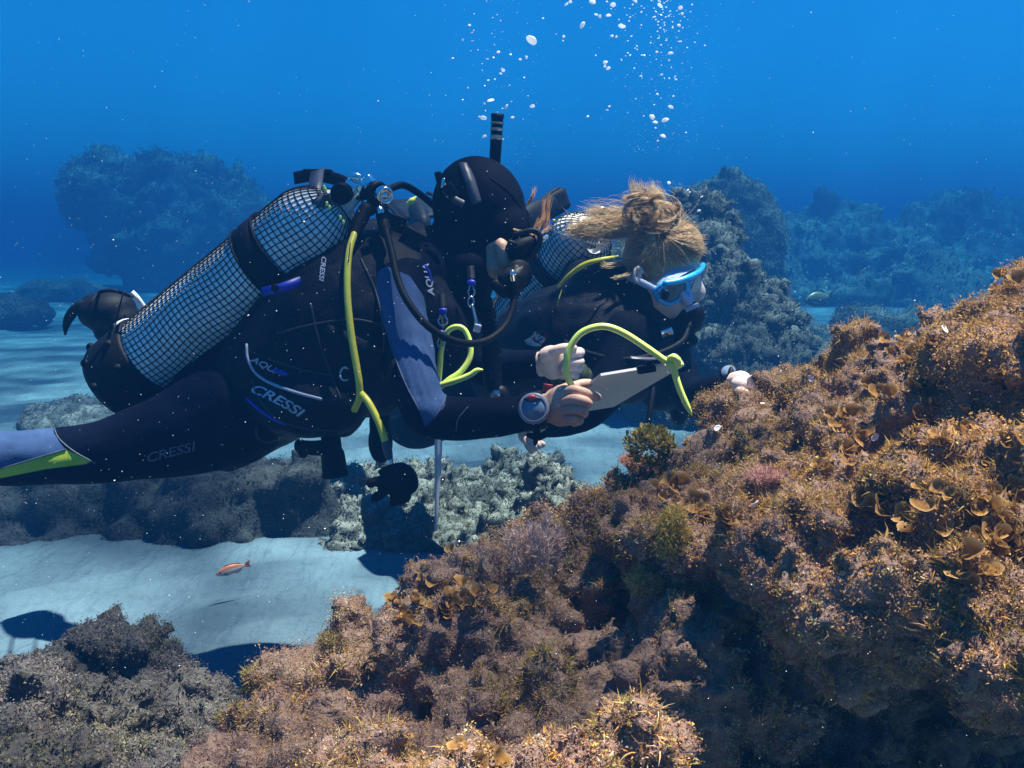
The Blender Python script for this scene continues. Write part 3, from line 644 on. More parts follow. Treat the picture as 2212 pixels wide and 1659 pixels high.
V, N = mesh_np(b1); b1.vertices.foreach_set('co', (V + N * (.0040 * fbm(V * np.array([1, 1, 1.8]), 12, 2, 400))[:, None]).astype(np.float32).ravel()); b1.update()
wrinkle(b1, .0022, 1, arm_folds)
V, N = mesh_np(b1); q, dep = seen_px(V)
arm = poly_sd(q, [(800, 592), (835, 575), (885, 596), (915, 640), (936, 730), (965, 850), (960, 880), (938, 900), (920, 925), (902, 880), (872, 820), (846, 750), (822, 670)]); ax_ = spline(W([(855, 620, 1.97), (868, 690, 1.93), (888, 770, 1.89), (905, 850, 1.85), (922, 893, 1.84)]), 40); arm[np.min(np.linalg.norm(V[:, None] - ax_[None], axis=2), axis=1) > .066] = -9
leg_b = poly_sd(q, [(-400, 800), (112, 800), (116, 935), (142, 970), (-5, 1013), (-400, 1110)]); leg_b[dep > 2.2] = -9
leg_y = poly_sd(q, [(142, 970), (203, 1000), (100, 1013), (-5, 1034), (-400, 1120), (-400, 1110), (-5, 1013)]); leg_y[dep > 2.2] = -9
set_float(b1, 'panel_a', np.clip(np.maximum(arm, leg_b), -5, 5)); set_float(b1, 'panel_b', np.clip(leg_y, -5, 5))
link('wetsuit', b1, M_suit, d1)
B1 = bvh_of(b1)
for s in ([(205, 1000), (160, 975), (128, 948), (117, 925)], [(142, 971), (60, 995), (0, 1013), (-60, 1030)], [(803, 592), (822, 670), (846, 750), (872, 820), (905, 885)],
     [(1010, 880), (990, 905), (985, 930)], [(938, 905), (952, 880), (962, 850), (950, 790)]): mk('seam', surf_path(B1, s, .0013), M_dim, d1)
lettering('lettering', 'CRESSI', (367, 978), 19, -14, B1, M_dim, d1, .25, 1.35, label='dull raised lettering on the thigh')
# hood, face
hood_me = remesh([blob(1035, 450, 2.10, .100, .086, .112, ROLL(-18)), blob(1075, 500, 2.10, .078, .078, .09, ROLL(-38)), bone([(1010, 520, 2.11, .085), (985, 590, 2.13, .088), (960, 640, 2.15, .10)], 10),
                  blob(1005, 575, 2.10, .075, .09, .06)], .006, 6, 'hood')
link('hood', hood_me, M_suit2, d1); HB = bvh_of(hood_me)
mk('seam', surf_path(HB, [(1060, 385), (1100, 415), (1130, 455), (1148, 500)], .0012), M_rubber, d1)
face = remesh([blob(1083, 545, 2.085, .045, .060, .058, ROLL(-35)), blob(1068, 572, 2.06, .028, .035, .030, ROLL(-30)), blob(1088, 548, 2.025, .018, .02, .034, ROLL(-16))], .004, 5, 'face'); link('face', face, M_skin, d1)
# hands
def finger(rows, r0=.0098, r1=.0076):
    n = len(rows); return tube([tuple(P(*q)) + (r0 + (r1 - r0) * i / (n - 1) + (.0008 if i == n // 2 else 0),) for i, q in enumerate(rows)], 16, 12)
def nail(p, nrm, w=.0055): return ellip(Vector(p), (w, w * .5, w))
def hand(name, palm, fingers, mat, parent, voxel=.0028):
    pm = remesh(palm, voxel, 5, name); V, _ = mesh_np(pm); F = [tuple(p.vertices) for p in pm.polygons]; bpy.data.meshes.remove(pm)
    return mk(name, join([(V, F)] + fingers), mat, parent)
hand('hand', [bone([(1155, 884, 1.82, .027), (1180, 882, 1.815, .028), (1200, 880, 1.805, .030)], 8, 14, .8), blob(1213, 876, 1.80, .032, .017, .040, ROLL(8)), blob(1222, 860, 1.795, .022, .016, .024), blob(1222, 893, 1.80, .022, .016, .024), bone([(1195, 860, 1.83, .018), (1225, 843, 1.84, .015), (1245, 834, 1.85, .011)], 8, 12)],
     [finger([(1222, 850, 1.79), (1238, 843, 1.775), (1257, 848, 1.775), (1276, 853, 1.79), (1290, 858, 1.80)], .0105, .008), finger([(1222, 868, 1.785), (1238, 863, 1.765), (1257, 866, 1.757), (1270, 872, 1.77), (1258, 880, 1.79)], .0108, .0082),
      finger([(1222, 886, 1.787), (1238, 884, 1.767), (1254, 886, 1.759), (1262, 892, 1.772), (1250, 899, 1.79)], .0102, .0078), finger([(1222, 902, 1.795), (1236, 904, 1.777), (1248, 904, 1.77), (1252, 909, 1.78), (1240, 914, 1.795)], .0092, .007),
      finger([(1228, 846, 1.845), (1244, 834, 1.85), (1258, 830, 1.855), (1272, 828, 1.86)], .0105, .0085)], M_skin, d1)
hand('hand', [bone([(1150, 788, 2.175, .029), (1172, 786, 2.155, .028)], 6, 14, .8), blob(1195, 786, 2.14, .030, .015, .036), blob(1185, 765, 2.125, .026, .016, .018, ROLL(-25)), blob(1218, 785, 2.145, .022, .014, .034)],
     [finger([(1215, 765, 2.15), (1240, 760, 2.15), (1253, 761, 2.135), (1245, 764, 2.115), (1226, 768, 2.112)], .0112, .009), finger([(1215, 782, 2.15), (1242, 780, 2.15), (1253, 781, 2.135), (1243, 783, 2.115), (1220, 784, 2.112)], .0108, .0086),
      finger([(1215, 797, 2.152), (1240, 797, 2.152), (1250, 797, 2.138), (1240, 797, 2.118), (1218, 797, 2.114)], .0102, .0082), finger([(1212, 811, 2.155), (1232, 812, 2.155), (1243, 812, 2.142), (1236, 811, 2.122), (1218, 810, 2.118)], .0092, .0072),
      finger([(1180, 765, 2.125), (1203, 756, 2.112), (1222, 752, 2.108), (1238, 752, 2.108)], .0118, .0092)], M_skin2, d1)  # sunlight put into this hand's colour: paler skin than the other hand
# floating hair at the hood's rim
def hair_lock(curves, n, r0, spread, seg=9, thick=.0005):
    Vs, Fs, off = [], [], 0
    for _ in range(n):
        c = curves[rng.integers(len(curves))]; j = rng.normal(0, spread, (len(c), 3)) * np.linspace(.35, 1.25, len(c))[:, None]
        rows = [tuple(np.array(p[:3]) + j[i]) + (thick * (1 if i < len(c) - 1 else .3),) for i, p in enumerate(c)]
        v, f = tube(rows, seg, 3, cap=False); Vs.append(v); Fs += [tuple(a + off for a in q) for q in f]; off += len(v)
    return np.concatenate(Vs), Fs
k = NT('brown_hair'); nz = k.noise(k.coord(), 60, 3); k.l(k.ramp(nz.outputs[0], [(.3, (.16, .06, .02)), (.7, (.50, .24, .08))]).outputs[0], k.b.inputs['Base Color']); k.set(Roughness=.45); M_hair1 = k.m
mk('hair', hair_lock([W([(1145, 505, 2.06), (1165, 510, 2.07), (1180, 480, 2.08), (1186, 420, 2.10)]), W([(1145, 495, 2.05), (1160, 500, 2.06), (1172, 470, 2.07), (1178, 430, 2.09)]), W([(1110, 495, 2.02), (1135, 505, 2.02), (1160, 512, 2.04), (1190, 490, 2.07)]),
                      W([(1140, 440, 2.07), (1150, 425, 2.07), (1156, 405, 2.08)]), W([(1148, 500, 2.05), (1158, 490, 2.05), (1165, 472, 2.06)])], 120, .0005, .0028), M_hair1, d1, True, 'loose brown strands drifting out of the hood')

# ------------------------------------------------------------------ buoyancy vest
v1 = empty('buoyancy_vest', P(700, 760, 2.1), 'black buoyancy vest with silver and blue lettering on the hooded diver', 'vest')
vest_me = remesh([
    bone([(560, 850, 2.10, .125), (640, 790, 2.08, .155), (740, 720, 2.07, .175), (830, 650, 2.09, .165), (890, 610, 2.13, .13)], 20, 20),
    bone([(600, 800, 2.26, .12), (720, 730, 2.28, .14), (860, 650, 2.27, .13)], 14, 18),
    bone([(575, 850, 2.00, .055), (640, 868, 1.97, .07), (720, 870, 1.96, .068), (765, 850, 1.98, .05)], 14, 16), blob(650, 880, 2.0, .085, .05, .058, ROLL(14)), blob(735, 890, 2.0, .05, .045, .055),
    bone([(700, 560, 2.1, .075), (770, 545, 2.1, .07), (850, 560, 2.10, .06), (905, 600, 2.06, .05)], 12), bone([(905, 575, 2.03, .035), (935, 640, 2.02, .04), (965, 720, 2.05, .05), (960, 790, 2.1, .05)], 12),
    bone([(720, 540, 2.22, .06), (860, 530, 2.26, .06), (950, 590, 2.28, .05)], 12), blob(800, 800, 2.04, .10, .08, .10), blob(680, 640, 2.08, .06, .08, .07)], .007, 5, 'vest_body')
V, N = mesh_np(vest_me); cr = fbm(V, 14, 3, 200); vest_me.vertices.foreach_set('co', (V + N * (.007 * cr)[:, None]).astype(np.float32).ravel()); vest_me.update()
link('vest_body', vest_me, M_vest, v1)
BV = bvh_of(vest_me, b1)
mk('piping', surf_path(BV, [(533, 745), (536, 775), (552, 805), (585, 828), (640, 848), (693, 862)], .0030, 40), M_print, v1, True, 'curved silver piping')
mk('piping', surf_path(BV, [(552, 925), (556, 945), (575, 955), (600, 948)], .0022, 20), M_strap, v1)
lettering('lettering', 'CRESSI', (597, 862), 20, 27, BV, M_print, v1, .3, 1.45, -.0009, label='silver block lettering on the pocket')
lettering('lettering', 'AQUA', (575, 791), 13, 27, BV, M_print, v1, .3, 1.35, label='small silver lettering above the piping')
mk('blue_mark', surf_path(BV, [(596, 800), (606, 804), (618, 808)], .0055, 10), M_blue, v1); mk('blue_mark', surf_path(BV, [(535, 862), (560, 885), (590, 905), (615, 915)], .0035, 16), M_blue, v1)
lettering('lettering', 'CRESSI', (697, 580), 10, 97, BV, M_print, v1, .2, 1.25, label='silver lettering running down beside the tank')
lettering('lettering', 'AQUA', (926, 605), 13, -101, BV, M_print, v1, .25, 1.3, label='silver lettering running up the shoulder strap')
mk('blue_mark', surf_path(BV, [(918, 575), (926, 590), (931, 606)], .004, 10), M_blue, v1)
def ring_path(c, rx, ry, z=0, n=24, tilt=0, a0=0, a1=360):
    return [(c[0] + rx * math.cos(R(a)) * math.cos(R(tilt)) - ry * math.sin(R(a)) * math.sin(R(tilt)), c[1] + rx * math.cos(R(a)) * math.sin(R(tilt)) + ry * math.sin(R(a)) * math.cos(R(tilt)), c[2]) for a in np.linspace(a0, a1, n)]
M_seam = simple('faint_seam', (.018, .020, .032), .6, 0, .3, 120)
for sp in ([(545, 820), (560, 860), (600, 905), (660, 925), (730, 930)], [(672, 660), (685, 720), (712, 800), (735, 860)], [(780, 560), (815, 640), (830, 730), (825, 820)], [(600, 720), (680, 700), (760, 690), (820, 700)], [(580, 775), (660, 800), (740, 815)]): mk('seam', surf_path(BV, sp, .0022, 30), M_seam, v1)
mk('waist_strap', ribbon([tuple(hit(BV, a_, b_, .004)[0]) for a_, b_ in spline([(700, 720), (760, 745), (815, 775), (850, 800)], 16)[:, :2]], .04, .003, 16, side=(.3, 0, 1)), M_vest, v1)
mk('waist_buckle', box(.045, .012, .05, Matrix.Translation(hit(BV, 800, 768, .006)[0]) @ Matrix.Rotation(R(25), 4, 'Y')), M_plast, v1)
mk('d_ring', tube([tuple(P(*q)) + (.0025,) for q in ring_path((745, 808, 1.875), 10, 14, n=14, a0=60, a1=300)], 24, 6), M_steel, v1)
mk('strap', ribbon(W([(905, 560, 2.0), (880, 555, 1.98), (840, 560, 1.97), (800, 575, 1.985)]), .03, .003, side=(0, .3, 1)), M_vest, v1)
mk('buckle', box(.04, .02, .05, Matrix.Translation(P(885, 520, 2.0)) @ Matrix.Rotation(R(30), 4, 'Y')), M_plast, v1)
mk('buckle', box(.05, .02, .035, Matrix.Translation(P(850, 480, 2.04)) @ Matrix.Rotation(R(20), 4, 'Y')), M_plast, v1)
# corrugated inflator hose and its push-button end
rows = spline(W([(1030, 560, 2.14), (1036, 610, 2.10), (1048, 670, 2.06), (1058, 720, 2.05), (1063, 760, 2.05)]), 90)
mk('inflator_hose', tube([tuple(r) + (.017 + .003 * math.sin(i * 1.57),) for i, r in enumerate(rows)], 180, 14), M_rubber, v1)
inf_ = mk('inflator', join([tube(W([(1060, 742, 2.05, .020), (1063, 790, 2.05, .021), (1066, 838, 2.05, .018)]), 14, 16), ellip(P(1078, 855, 2.05), (.022, .018, .024)), tube(W([(1055, 800, 2.03, .007), (1056, 815, 2.02, .007)]), 5, 8)]), M_plast, v1)
mk('inflator_button', lathe([(.0, .012), (.010, .012), (.011, 0)], 16, along(P(1070, 853, 2.03), CAM)), M_steel, inf_)
# hanging weight pocket
mk('weight_pocket', remesh([blob(820, 915, 2.2, .024, .02, .05), blob(822, 955, 2.2, .028, .022, .05)], .004, 5), M_rubber, v1)

# ------------------------------------------------------------------ scuba tank with net
def scuba_tank(label, bot, tp, rad, ncell, rows_n, parent_name='scuba_tank', band=.66, boot=.17, dome=.86):
    bot, tp = Vector(bot), Vector(tp); L = (tp - bot).length; M = along(bot, tp); root = empty(parent_name, bot, label, 'scuba tank')
    def prof_r(s):                                       # radius along the axis, s in 0..1
        if s < dome: return rad
        t = (s - dome) / (1 - dome); return rad * math.sqrt(max(0.0, 1 - t * t)) * .86 + rad * .14 * (1 - t)
    pr = [(0, 0), (rad * .8, 0), (rad * .97, L * .015)] + [(max(prof_r(s), .014), L * s) for s in np.linspace(.03, .995, 40)] + [(.014, L * 1.05)]
    mk('cylinder', lathe(pr, 48, M), M_tank, root)
    # net: a grid of cords hugging the cylinder
    ss = np.linspace(boot - .01, .985, rows_n); V, F = [], []
    for i, s in enumerate(ss):
        for j in range(ncell):
            a = 2 * math.pi * j / ncell + .06 * math.sin(i * .35) + .10 * s; zz = s + .006 * math.sin(j * 2 * math.pi / ncell * 2 + 1)
            r = prof_r(min(zz, .995)) + .0018; V.append((r * math.cos(a), r * math.sin(a), L * min(zz, .995)))
    for i in range(rows_n - 1):
        for j in range(ncell): F.append((i * ncell + j, i * ncell + (j + 1) % ncell, (i + 1) * ncell + (j + 1) % ncell, (i + 1) * ncell + j))
    me = me_from('net', apply(M, np.array(V)), F); o = bpy.data.objects.new('t', me); col.objects.link(o); w = o.modifiers.new('w', 'WIREFRAME'); w.thickness = .0030; w.use_even_offset = False
    dg = bpy.context.evaluated_depsgraph_get(); nm = bpy.data.meshes.new_from_object(o.evaluated_get(dg)); bpy.data.objects.remove(o); bpy.data.meshes.remove(me)
    nm.name = 'net'; link('net', nm, M_rubber, root)
    bp = [(0, -.012), (rad * .7, -.012), (rad * 1.03, -.004), (rad * 1.10, .012), (rad * 1.10, L * boot - .006), (rad * 1.05, L * boot), (rad * .99, L * boot)]
    boot_o = mk('boot', lathe(bp, 40, M), M_rubber, root)
    for a in np.linspace(0, 2 * math.pi, 10, endpoint=False):
        for z in (.012, L * boot - .03):
            if Vector(M.to_3x3() @ Vector((math.cos(a), math.sin(a), 0))).dot(FW) < .25: mk('boot_lug', ellip(M @ Vector((rad * 1.08 * math.cos(a), rad * 1.08 * math.sin(a), z)), (.010, .010, .010)), M_rubber, boot_o)
    if band:
        z0, z1 = L * band, L * (band + .085); g = .006
        band_o = mk('cam_band', lathe([(rad + .001, z0), (rad + g, z0 + .002), (rad + g + .002, (z0 + z1) / 2), (rad + g, z1 - .002), (rad + .001, z1)], 48, M), M_vest, root)
        mk('band_edge', join([tube([tuple(M @ Vector(((rad + g) * math.cos(a), (rad + g) * math.sin(a), z))) + (.003,) for a in np.linspace(0, 2 * math.pi, 30)], 60, 6) for z in (z0, z1)]), M_rubber, band_o)
    return root, M, L
t1, TM, TL = scuba_tank('scuba tank in black net on the hooded diver', P(258, 829, 2.20), P(748, 437, 2.02), .092, 44, 46)
mk('valve', join([lathe([(.013, -.01), (.016, 0), (.016, .03), (.012, .035), (.012, .05)], 20, TM @ Matrix.Translation((0, 0, TL * 1.03))), box(.03, .03, .034, TM @ Matrix.Translation((0, 0, TL * 1.03 + .04)))]), M_chrome, t1)
kn = P(738, 418, 1.985)
mk('valve_knob', lathe([(0, .016), (.017, .016), (.020, .012)] + [(.020 + .0018 * (i % 2), .012 - i * .004) for i in range(7)] + [(.016, -.018), (0, -.018)], 22, along(kn, P(715, 430, 1.93))), M_rubber, t1)
mk('net_drawstring', join([ellip(P(a, b, 1.94), (.003, .003, .005)) for a, b in ((706, 440), (712, 448), (735, 470), (742, 480), (700, 405), (703, 410))]), M_lime, t1)
bs_ = mk('blue_strap', slab([(563, 621), (600, 613), (648, 597), (649, 616), (622, 629), (567, 641)], 0, 1.905, .004, .2), M_blue, t1, True, 'bright blue strap tongue')
mk('strap_rivet', ellip(P(594, 622, 1.903), (.008, .003, .008)), M_plast, bs_)
mk('handle_strap', ribbon(W([(636, 385, 2.12), (665, 380, 2.10), (700, 381, 2.09), (735, 390, 2.07), (752, 400, 2.06)]), .026, .004, side=(0, 0, 1)), M_vest, t1, True, 'wide black carrying strap above the tank')
mk('handle_strap', ribbon(W([(686, 366, 2.08), (682, 395, 2.02), (678, 420, 1.99), (692, 432, 1.97), (715, 432, 1.97)]), .03, .002, side=(.9, 0, .2)), M_strap, t1, True, 'folded grey end of the carrying strap')
mk('strap_buckle', box(.06, .03, .008, Matrix.Translation(P(687, 370, 2.09)), .3), M_plast, t1)

# ------------------------------------------------------------------ regulator: first stage, hoses, second stages
r1 = empty('regulator', P(800, 430, 2.0), 'black and chrome regulator with yellow octopus hose on the hooded diver', 'regulator')
fs, fe = P(775, 425, 2.02), P(836, 420, 1.97)
mk('yoke', join([box(.028, .024, .03, Matrix.Translation(P(757, 405, 2.0)) @ Matrix.Rotation(R(35), 4, 'Y')), box(.020, .022, .038, Matrix.Translation(P(775, 395, 2.0)) @ Matrix.Rotation(R(-30), 4, 'Y')), box(.022, .020, .014, Matrix.Translation(P(768, 382, 1.99)) @ Matrix.Rotation(R(15), 4, 'Y'))]), M_chrome, r1)
fst_ = mk('first_stage', join([lathe([(0, -.01), (.018, -.01), (.022, -.004), (.022, .022), (.017, .024), (.017, .034), (.024, .036), (.024, .05), (.018, .052)], 28, along(P(785, 412, 2.02), fe)), tube(W([(797, 432, 2.01, .016), (800, 452, 2.01, .014)]), 8, 14), tube(W([(815, 430, 2.0, .015), (825, 455, 2.0, .014)]), 8, 14)]), M_plast, r1)
mk('diaphragm_cap', join([lathe([(0, .006), (.006, .006), (.006, .003), (.012, .003), (.012, .007), (.0165, .007), (.018, .002), (.018, -.01)], 28, along(P(831, 422, 1.955), P(842, 428, 1.93)))]), M_chrome, fst_)
mk('hose_fitting', join([lathe([(.008, 0), (.009, .004), (.009, .014), (.007, .02)], 6, along(P(793, 436, 1.99), P(783, 460, 1.98))), lathe([(.008, 0), (.009, .004), (.009, .014), (.007, .02)], 6, along(P(820, 450, 1.98), P(825, 475, 1.97)))]), M_chrome, r1)
mk('hose_protector', join([tube(W([(790, 452, 1.98, .015), (778, 475, 1.97, .0155), (768, 500, 1.955, .012), (765, 510, 1.95, .011)]), 20, 14), tube(W([(823, 465, 1.98, .011), (829, 485, 1.96, .0125), (834, 503, 1.95, .0115)]), 14, 14)]), M_rubber, r1)
yel = [(765, 506, 1.945, .0068), (754, 545, 1.92, .0068), (750, 600, 1.90, .0068), (752, 660, 1.885, .0068), (760, 730, 1.875, .0068), (770, 790, 1.87, .0068), (776, 830, 1.87, .0068), (776, 860, 1.88, .0068), (766, 884, 1.90, .0068)]
yh_ = mk('octopus_hose', tube(W(yel), 60, 14), M_yel, r1, True, 'bright yellow hose')
YB = BVHTree.FromPolygons([tuple(v) for v in tube(W(yel), 60, 14)[0]], [q for q in tube(W(yel), 60, 14)[1]])
mk('hose_print', surf_path(YB, [(757, 525), (752, 570)], .0009, 12, .0008), M_rubber, yh_)
yh2_ = mk('octopus_hose', tube(W([(778, 848, 1.875, .0068), (795, 868, 1.86, .0068), (815, 905, 1.85, .0068), (828, 940, 1.845, .0068), (834, 962, 1.845, .0068)]), 30, 14), M_yel, r1)
mk('hose_protector', tube(W([(833, 957, 1.845, .0080), (838, 975, 1.845, .0085), (841, 988, 1.845, .007)]), 12, 12), M_strap, yh2_)
mk('hose_fitting', tube(W([(841, 986, 1.845, .0055), (845, 1006, 1.845, .006)]), 8, 10), M_chrome, yh2_)
oc = lambda x, y: ((900 + x * .5122) * .553, (1200 + y * .5122) * .553)
octo = [oc(*q) for q in [(1195, 1205), (1300, 1190), (1370, 1225), (1410, 1280), (1425, 1350), (1420, 1400), (1365, 1440), (1368, 1480), (1330, 1500), (1210, 1530), (1215, 1420), (1170, 1450), (1140, 1480), (1090, 1490), (1065, 1460), (1075, 1425), (1115, 1420), (1125, 1385), (1110, 1360), (1075, 1385), (1035, 1370), (1032, 1325), (1060, 1310), (1110, 1300), (1145, 1290), (1115, 1250)]]
mk('octopus_second_stage', slab(octo, 0, 1.83, .034, .12), M_rubber, r1, True, 'black octopus mouthpiece hanging at the end of the yellow hose')
# black hose sweeping to the mouth
mh_ = mk('mouth_hose', tube(W([(834, 500, 1.945, .0072), (846, 545, 1.915, .0072), (858, 600, 1.88, .0072), (880, 650, 1.85, .0072), (925, 705, 1.84, .0072), (985, 738, 1.86, .0072), (1045, 738, 1.90, .0072), (1090, 705, 1.94, .0072), (1110, 655, 1.965, .0072), (1110, 628, 1.97, .0072)]), 70, 14), M_rubber, r1)
mk('shoulder_hose', tube(W([(838, 410, 2.02, .0075), (870, 400, 2.05, .0075), (905, 418, 2.1, .0075), (940, 447, 2.15, .0075), (965, 470, 2.2, .0075)]), 40, 12), M_rubber, r1)
mk('hose_protector', tube(W([(1110, 632, 1.97, .010), (1109, 612, 1.97, .012), (1107, 596, 1.975, .013)]), 10, 12), M_rubber, mh_)
mk('hose_fitting', tube(W([(1108, 604, 1.962, .006), (1106, 590, 1.955, .007)]), 6, 10), M_chrome, mh_)
ss_ = mk('second_stage', slab([(1069, 597), (1082, 584), (1104, 574), (1124, 569), (1137, 580), (1143, 600), (1135, 617), (1113, 628), (1086, 623), (1072, 611)], 0, 1.965, .075, .3, cap=.012), M_plast, r1, True, 'black mouthpiece in front of the face')
mk('purge_cover', lathe([(0, .010), (.012, .009), (.013, .006), (.020, .005), (.021, .002), (.028, .001), (.030, -.008)], 28, along(P(1122, 594, 1.985), P(1142, 606, 1.93))), M_rubber, ss_)
mk('exhaust_tee', tube(W([(1072, 616, 1.97, .012), (1090, 628, 1.975, .014), (1112, 634, 1.99, .012)]), 12, 12, flat=.6), M_rubber, ss_)

# ------------------------------------------------------------------ mask and snorkel
m1 = empty('diving_mask', P(1120, 520, 2.08), 'black diving mask with grey strap worn over the hood', 'diving mask')
mf_ = mk('frame', slab([(1092, 519), (1112, 508), (1150, 500), (1164, 512), (1162, 530), (1150, 548), (1126, 561), (1100, 566), (1094, 546)], 0, 1.995, .15, .2, cap=.010), M_rubber, m1)
mk('frame_rim', tube(W([(1112, 506, 2.0, .005), (1152, 498, 2.0, .006), (1167, 512, 2.0, .006), (1160, 537, 2.0, .006), (1145, 556, 2.0, .005)]), 24, 8), M_plast, mf_)
mk('strap_pivot', box(.018, .014, .014, Matrix.Translation(P(1105, 527, 1.99)) @ Matrix.Rotation(R(20), 4, 'Y'), .2), M_plast, mf_)
mk('lens', lathe([(0, .004), (.026, .003), (.030, 0), (.030, -.006)], 28, along(P(1146, 545, 2.06), P(1175, 580, 2.06)) @ Matrix.Diagonal((1, 1.7, 1, 1))), M_glass, mf_)
def wrap(bvh, pts, width, mat, name, parent, lift=.004, side=(0, 0, 1), n=26, label=None):
    return mk(name, ribbon([tuple(hit(bvh, a, b, lift)[0]) for a, b in spline(pts, n)[:, :2]], width, .0025, n, side), mat, parent, True, label)
wrap(HB, [(1003, 352), (1006, 362), (1011, 378), (1018, 400), (1030, 440)], .022, M_strap, 'strap', m1, side=(1, 0, -.15), lift=.001, label='wide grey mask strap over the hood')
wrap(HB, [(955, 398), (966, 415), (980, 430), (1002, 442)], .016, M_strap, 'strap_tail', m1, side=(.6, 0, .8))
mk('strap_buckle', box(.022, .012, .030, Matrix.Translation(P(973, 412, 2.0)) @ Matrix.Rotation(R(-35), 4, 'Y')), M_plast, m1)
mk('strap_buckle', box(.014, .02, .040, Matrix.Translation(P(950, 392, 2.04)) @ Matrix.Rotation(R(-12), 4, 'Y')), M_plast, m1)
mk('strap_clip', box(.006, .01, .02, Matrix.Translation(P(957, 396, 2.015)) @ Matrix.Rotation(R(10), 4, 'Y')), M_chrome, m1)
s1 = empty('snorkel', P(1068, 345, 2.12), 'black snorkel with banded tip rising above the hood', 'snorkel')
sa, sb = P(1062, 470, 2.17), P(1075, 246, 2.13); SL = (sb - sa).length; SM = along(sa, sb)
tb_ = mk('tube', lathe([(.0118, 0), (.0122, SL * .3), (.0128, SL * .74), (.0134, SL * .75), (.0134, SL * .80), (.0125, SL * .805), (.0125, SL * .83), (.0137, SL * .835), (.0137, SL * .87), (.0126, SL * .875), (.0126, SL * .895), (.0139, SL * .9), (.0139, SL * .925), (.0128, SL * .93), (.013, SL * .95), (.0142, SL * .965), (.0142, SL), (.0118, SL), (.0112, SL * .93), (.011, SL * .5)], 28, SM), M_rubber, s1)
mk('reflective_band', join([lathe([(.01345, SL * a), (.0139 + e, SL * (a + .002)), (.0139 + e, SL * b)], 28, SM) for a, b, e in ((.752, .798, 0), (.837, .868, .0003), (.902, .923, .0005))]), M_steel, tb_)
# ------------------------------------------------------------------ second diver
d2 = empty('person', P(1250, 780, 2.6), 'blonde diver with bun and turquoise mask reaching for the reef', 'person')
b2 = remesh([
    bone([(1405, 700, 2.53, .062), (1340, 720, 2.58, .13), (1260, 740, 2.66, .155), (1160, 775, 2.80, .155), (1050, 810, 2.98, .14), (960, 840, 3.12, .13)], 26, 20),
    bone([(1345, 735, 2.44, .085), (1410, 720, 2.58, .085), (1430, 740, 2.70, .075)], 10),
    bone([(1345, 745, 2.42, .065), (1320, 820, 2.36, .055), (1275, 880, 2.32, .048), (1220, 905, 2.30, .042), (1165, 915, 2.27, .034), (1145, 922, 2.26, .028)], 24),
    bone([(1430, 740, 2.66, .062), (1475, 830, 2.52, .052), (1500, 862, 2.35, .046), (1545, 850, 2.12, .04), (1592, 833, 1.88, .030)], 24),
    bone([(980, 860, 3.05, .10), (900, 920, 3.3, .08), (850, 900, 3.5, .06)], 12), bone([(960, 830, 3.2, .10), (930, 700, 3.4, .07), (910, 560, 3.6, .05), (905, 470, 3.75, .045)], 16),
], .008, 6, 'wetsuit'); link('wetsuit', b2, M_suit2, d2)
# head: skull, brow, jaw, nose, lips, ear in one surface
HC = (1437, 572, 2.50)
head = remesh([blob(1430, 560, 2.50, .094, .076, .098), blob(1462, 598, 2.50, .062, .062, .066), blob(1442, 650, 2.50, .050, .050, .046, ROLL(25)), blob(1468, 655, 2.50, .034, .036, .034), blob(1423, 630, 2.48, .050, .045, .055),
               bone([(1420, 640, 2.51, .055), (1400, 700, 2.53, .056), (1385, 740, 2.55, .065)], 8), bone([(1500, 600, 2.50, .012), (1512, 630, 2.50, .016), (1506, 642, 2.50, .014)], 6), blob(1490, 662, 2.50, .016, .024, .010)], .0045, 6, 'head')
link('head', head, M_skin2, d2); H2 = bvh_of(head, b2)
ear = remesh([tube([tuple(P(1379 + 9 * math.cos(a), 594 + 16 * math.sin(a), 2.408 + .004 * math.cos(a))) + (.0045,) for a in np.linspace(.9, 5.9, 16)], 30, 8), blob(1380, 594, 2.417, .008, .005, .015)], .002, 3, 'ear'); link('ear', ear, M_skin2, d2)
k = NT('blonde_hair'); a = k.n('Attribute', attribute_name='col'); nz = k.noise(k.coord(), 90, 3)
k.l(k.mix(1.0, a.outputs[0], k.ramp(nz.outputs[0], [(.3, (.6, .55, .5)), (.7, (1, 1, 1))]).outputs[0], 'MULTIPLY'), k.b.inputs['Base Color']); k.set(Roughness=.42); tl = k.n('BsdfTranslucent'); k.l(a.outputs[0], tl.inputs[0]); mx = k.n('MixShader'); mx.inputs[0].default_value = .45; k.l(k.b.outputs[0], mx.inputs[1]); k.l(tl.outputs[0], mx.inputs[2]); k.l(mx.outputs[0], k.out.inputs[0]); M_hair2 = k.m
def strands(guides, n, spread, thick=.0007, seg=8, taper=.35, cols=((.98, .70, .38), (.90, .58, .28), (1.0, .88, .62), (.66, .40, .18))):
    Vs, Fs, Cs, off = [], [], [], 0
    for _ in range(n):
        g = guides[rng.integers(len(guides))]; m = len(g); j0 = rng.normal(0, spread, 3); j1 = rng.normal(0, spread * .8, 3); t = np.linspace(0, 1, m)[:, None]
        pts = np.array([p[:3] for p in g]) + j0 * (1 - t) + j1 * t + rng.normal(0, spread * .18, (m, 3))
        rows = [tuple(p) + (thick * (taper if i in (0, m - 1) else 1),) for i, p in enumerate(pts)]
        v, f = tube(rows, seg, 3, cap=False); Vs.append(v); Fs += [tuple(x + off for x in q) for q in f]; off += len(v)
        c = np.array(cols[rng.integers(len(cols))]) * rng.uniform(.75, 1.2); Cs.append(np.repeat(c[None], len(v), 0))
    return np.concatenate(Vs), Fs, np.concatenate(Cs)
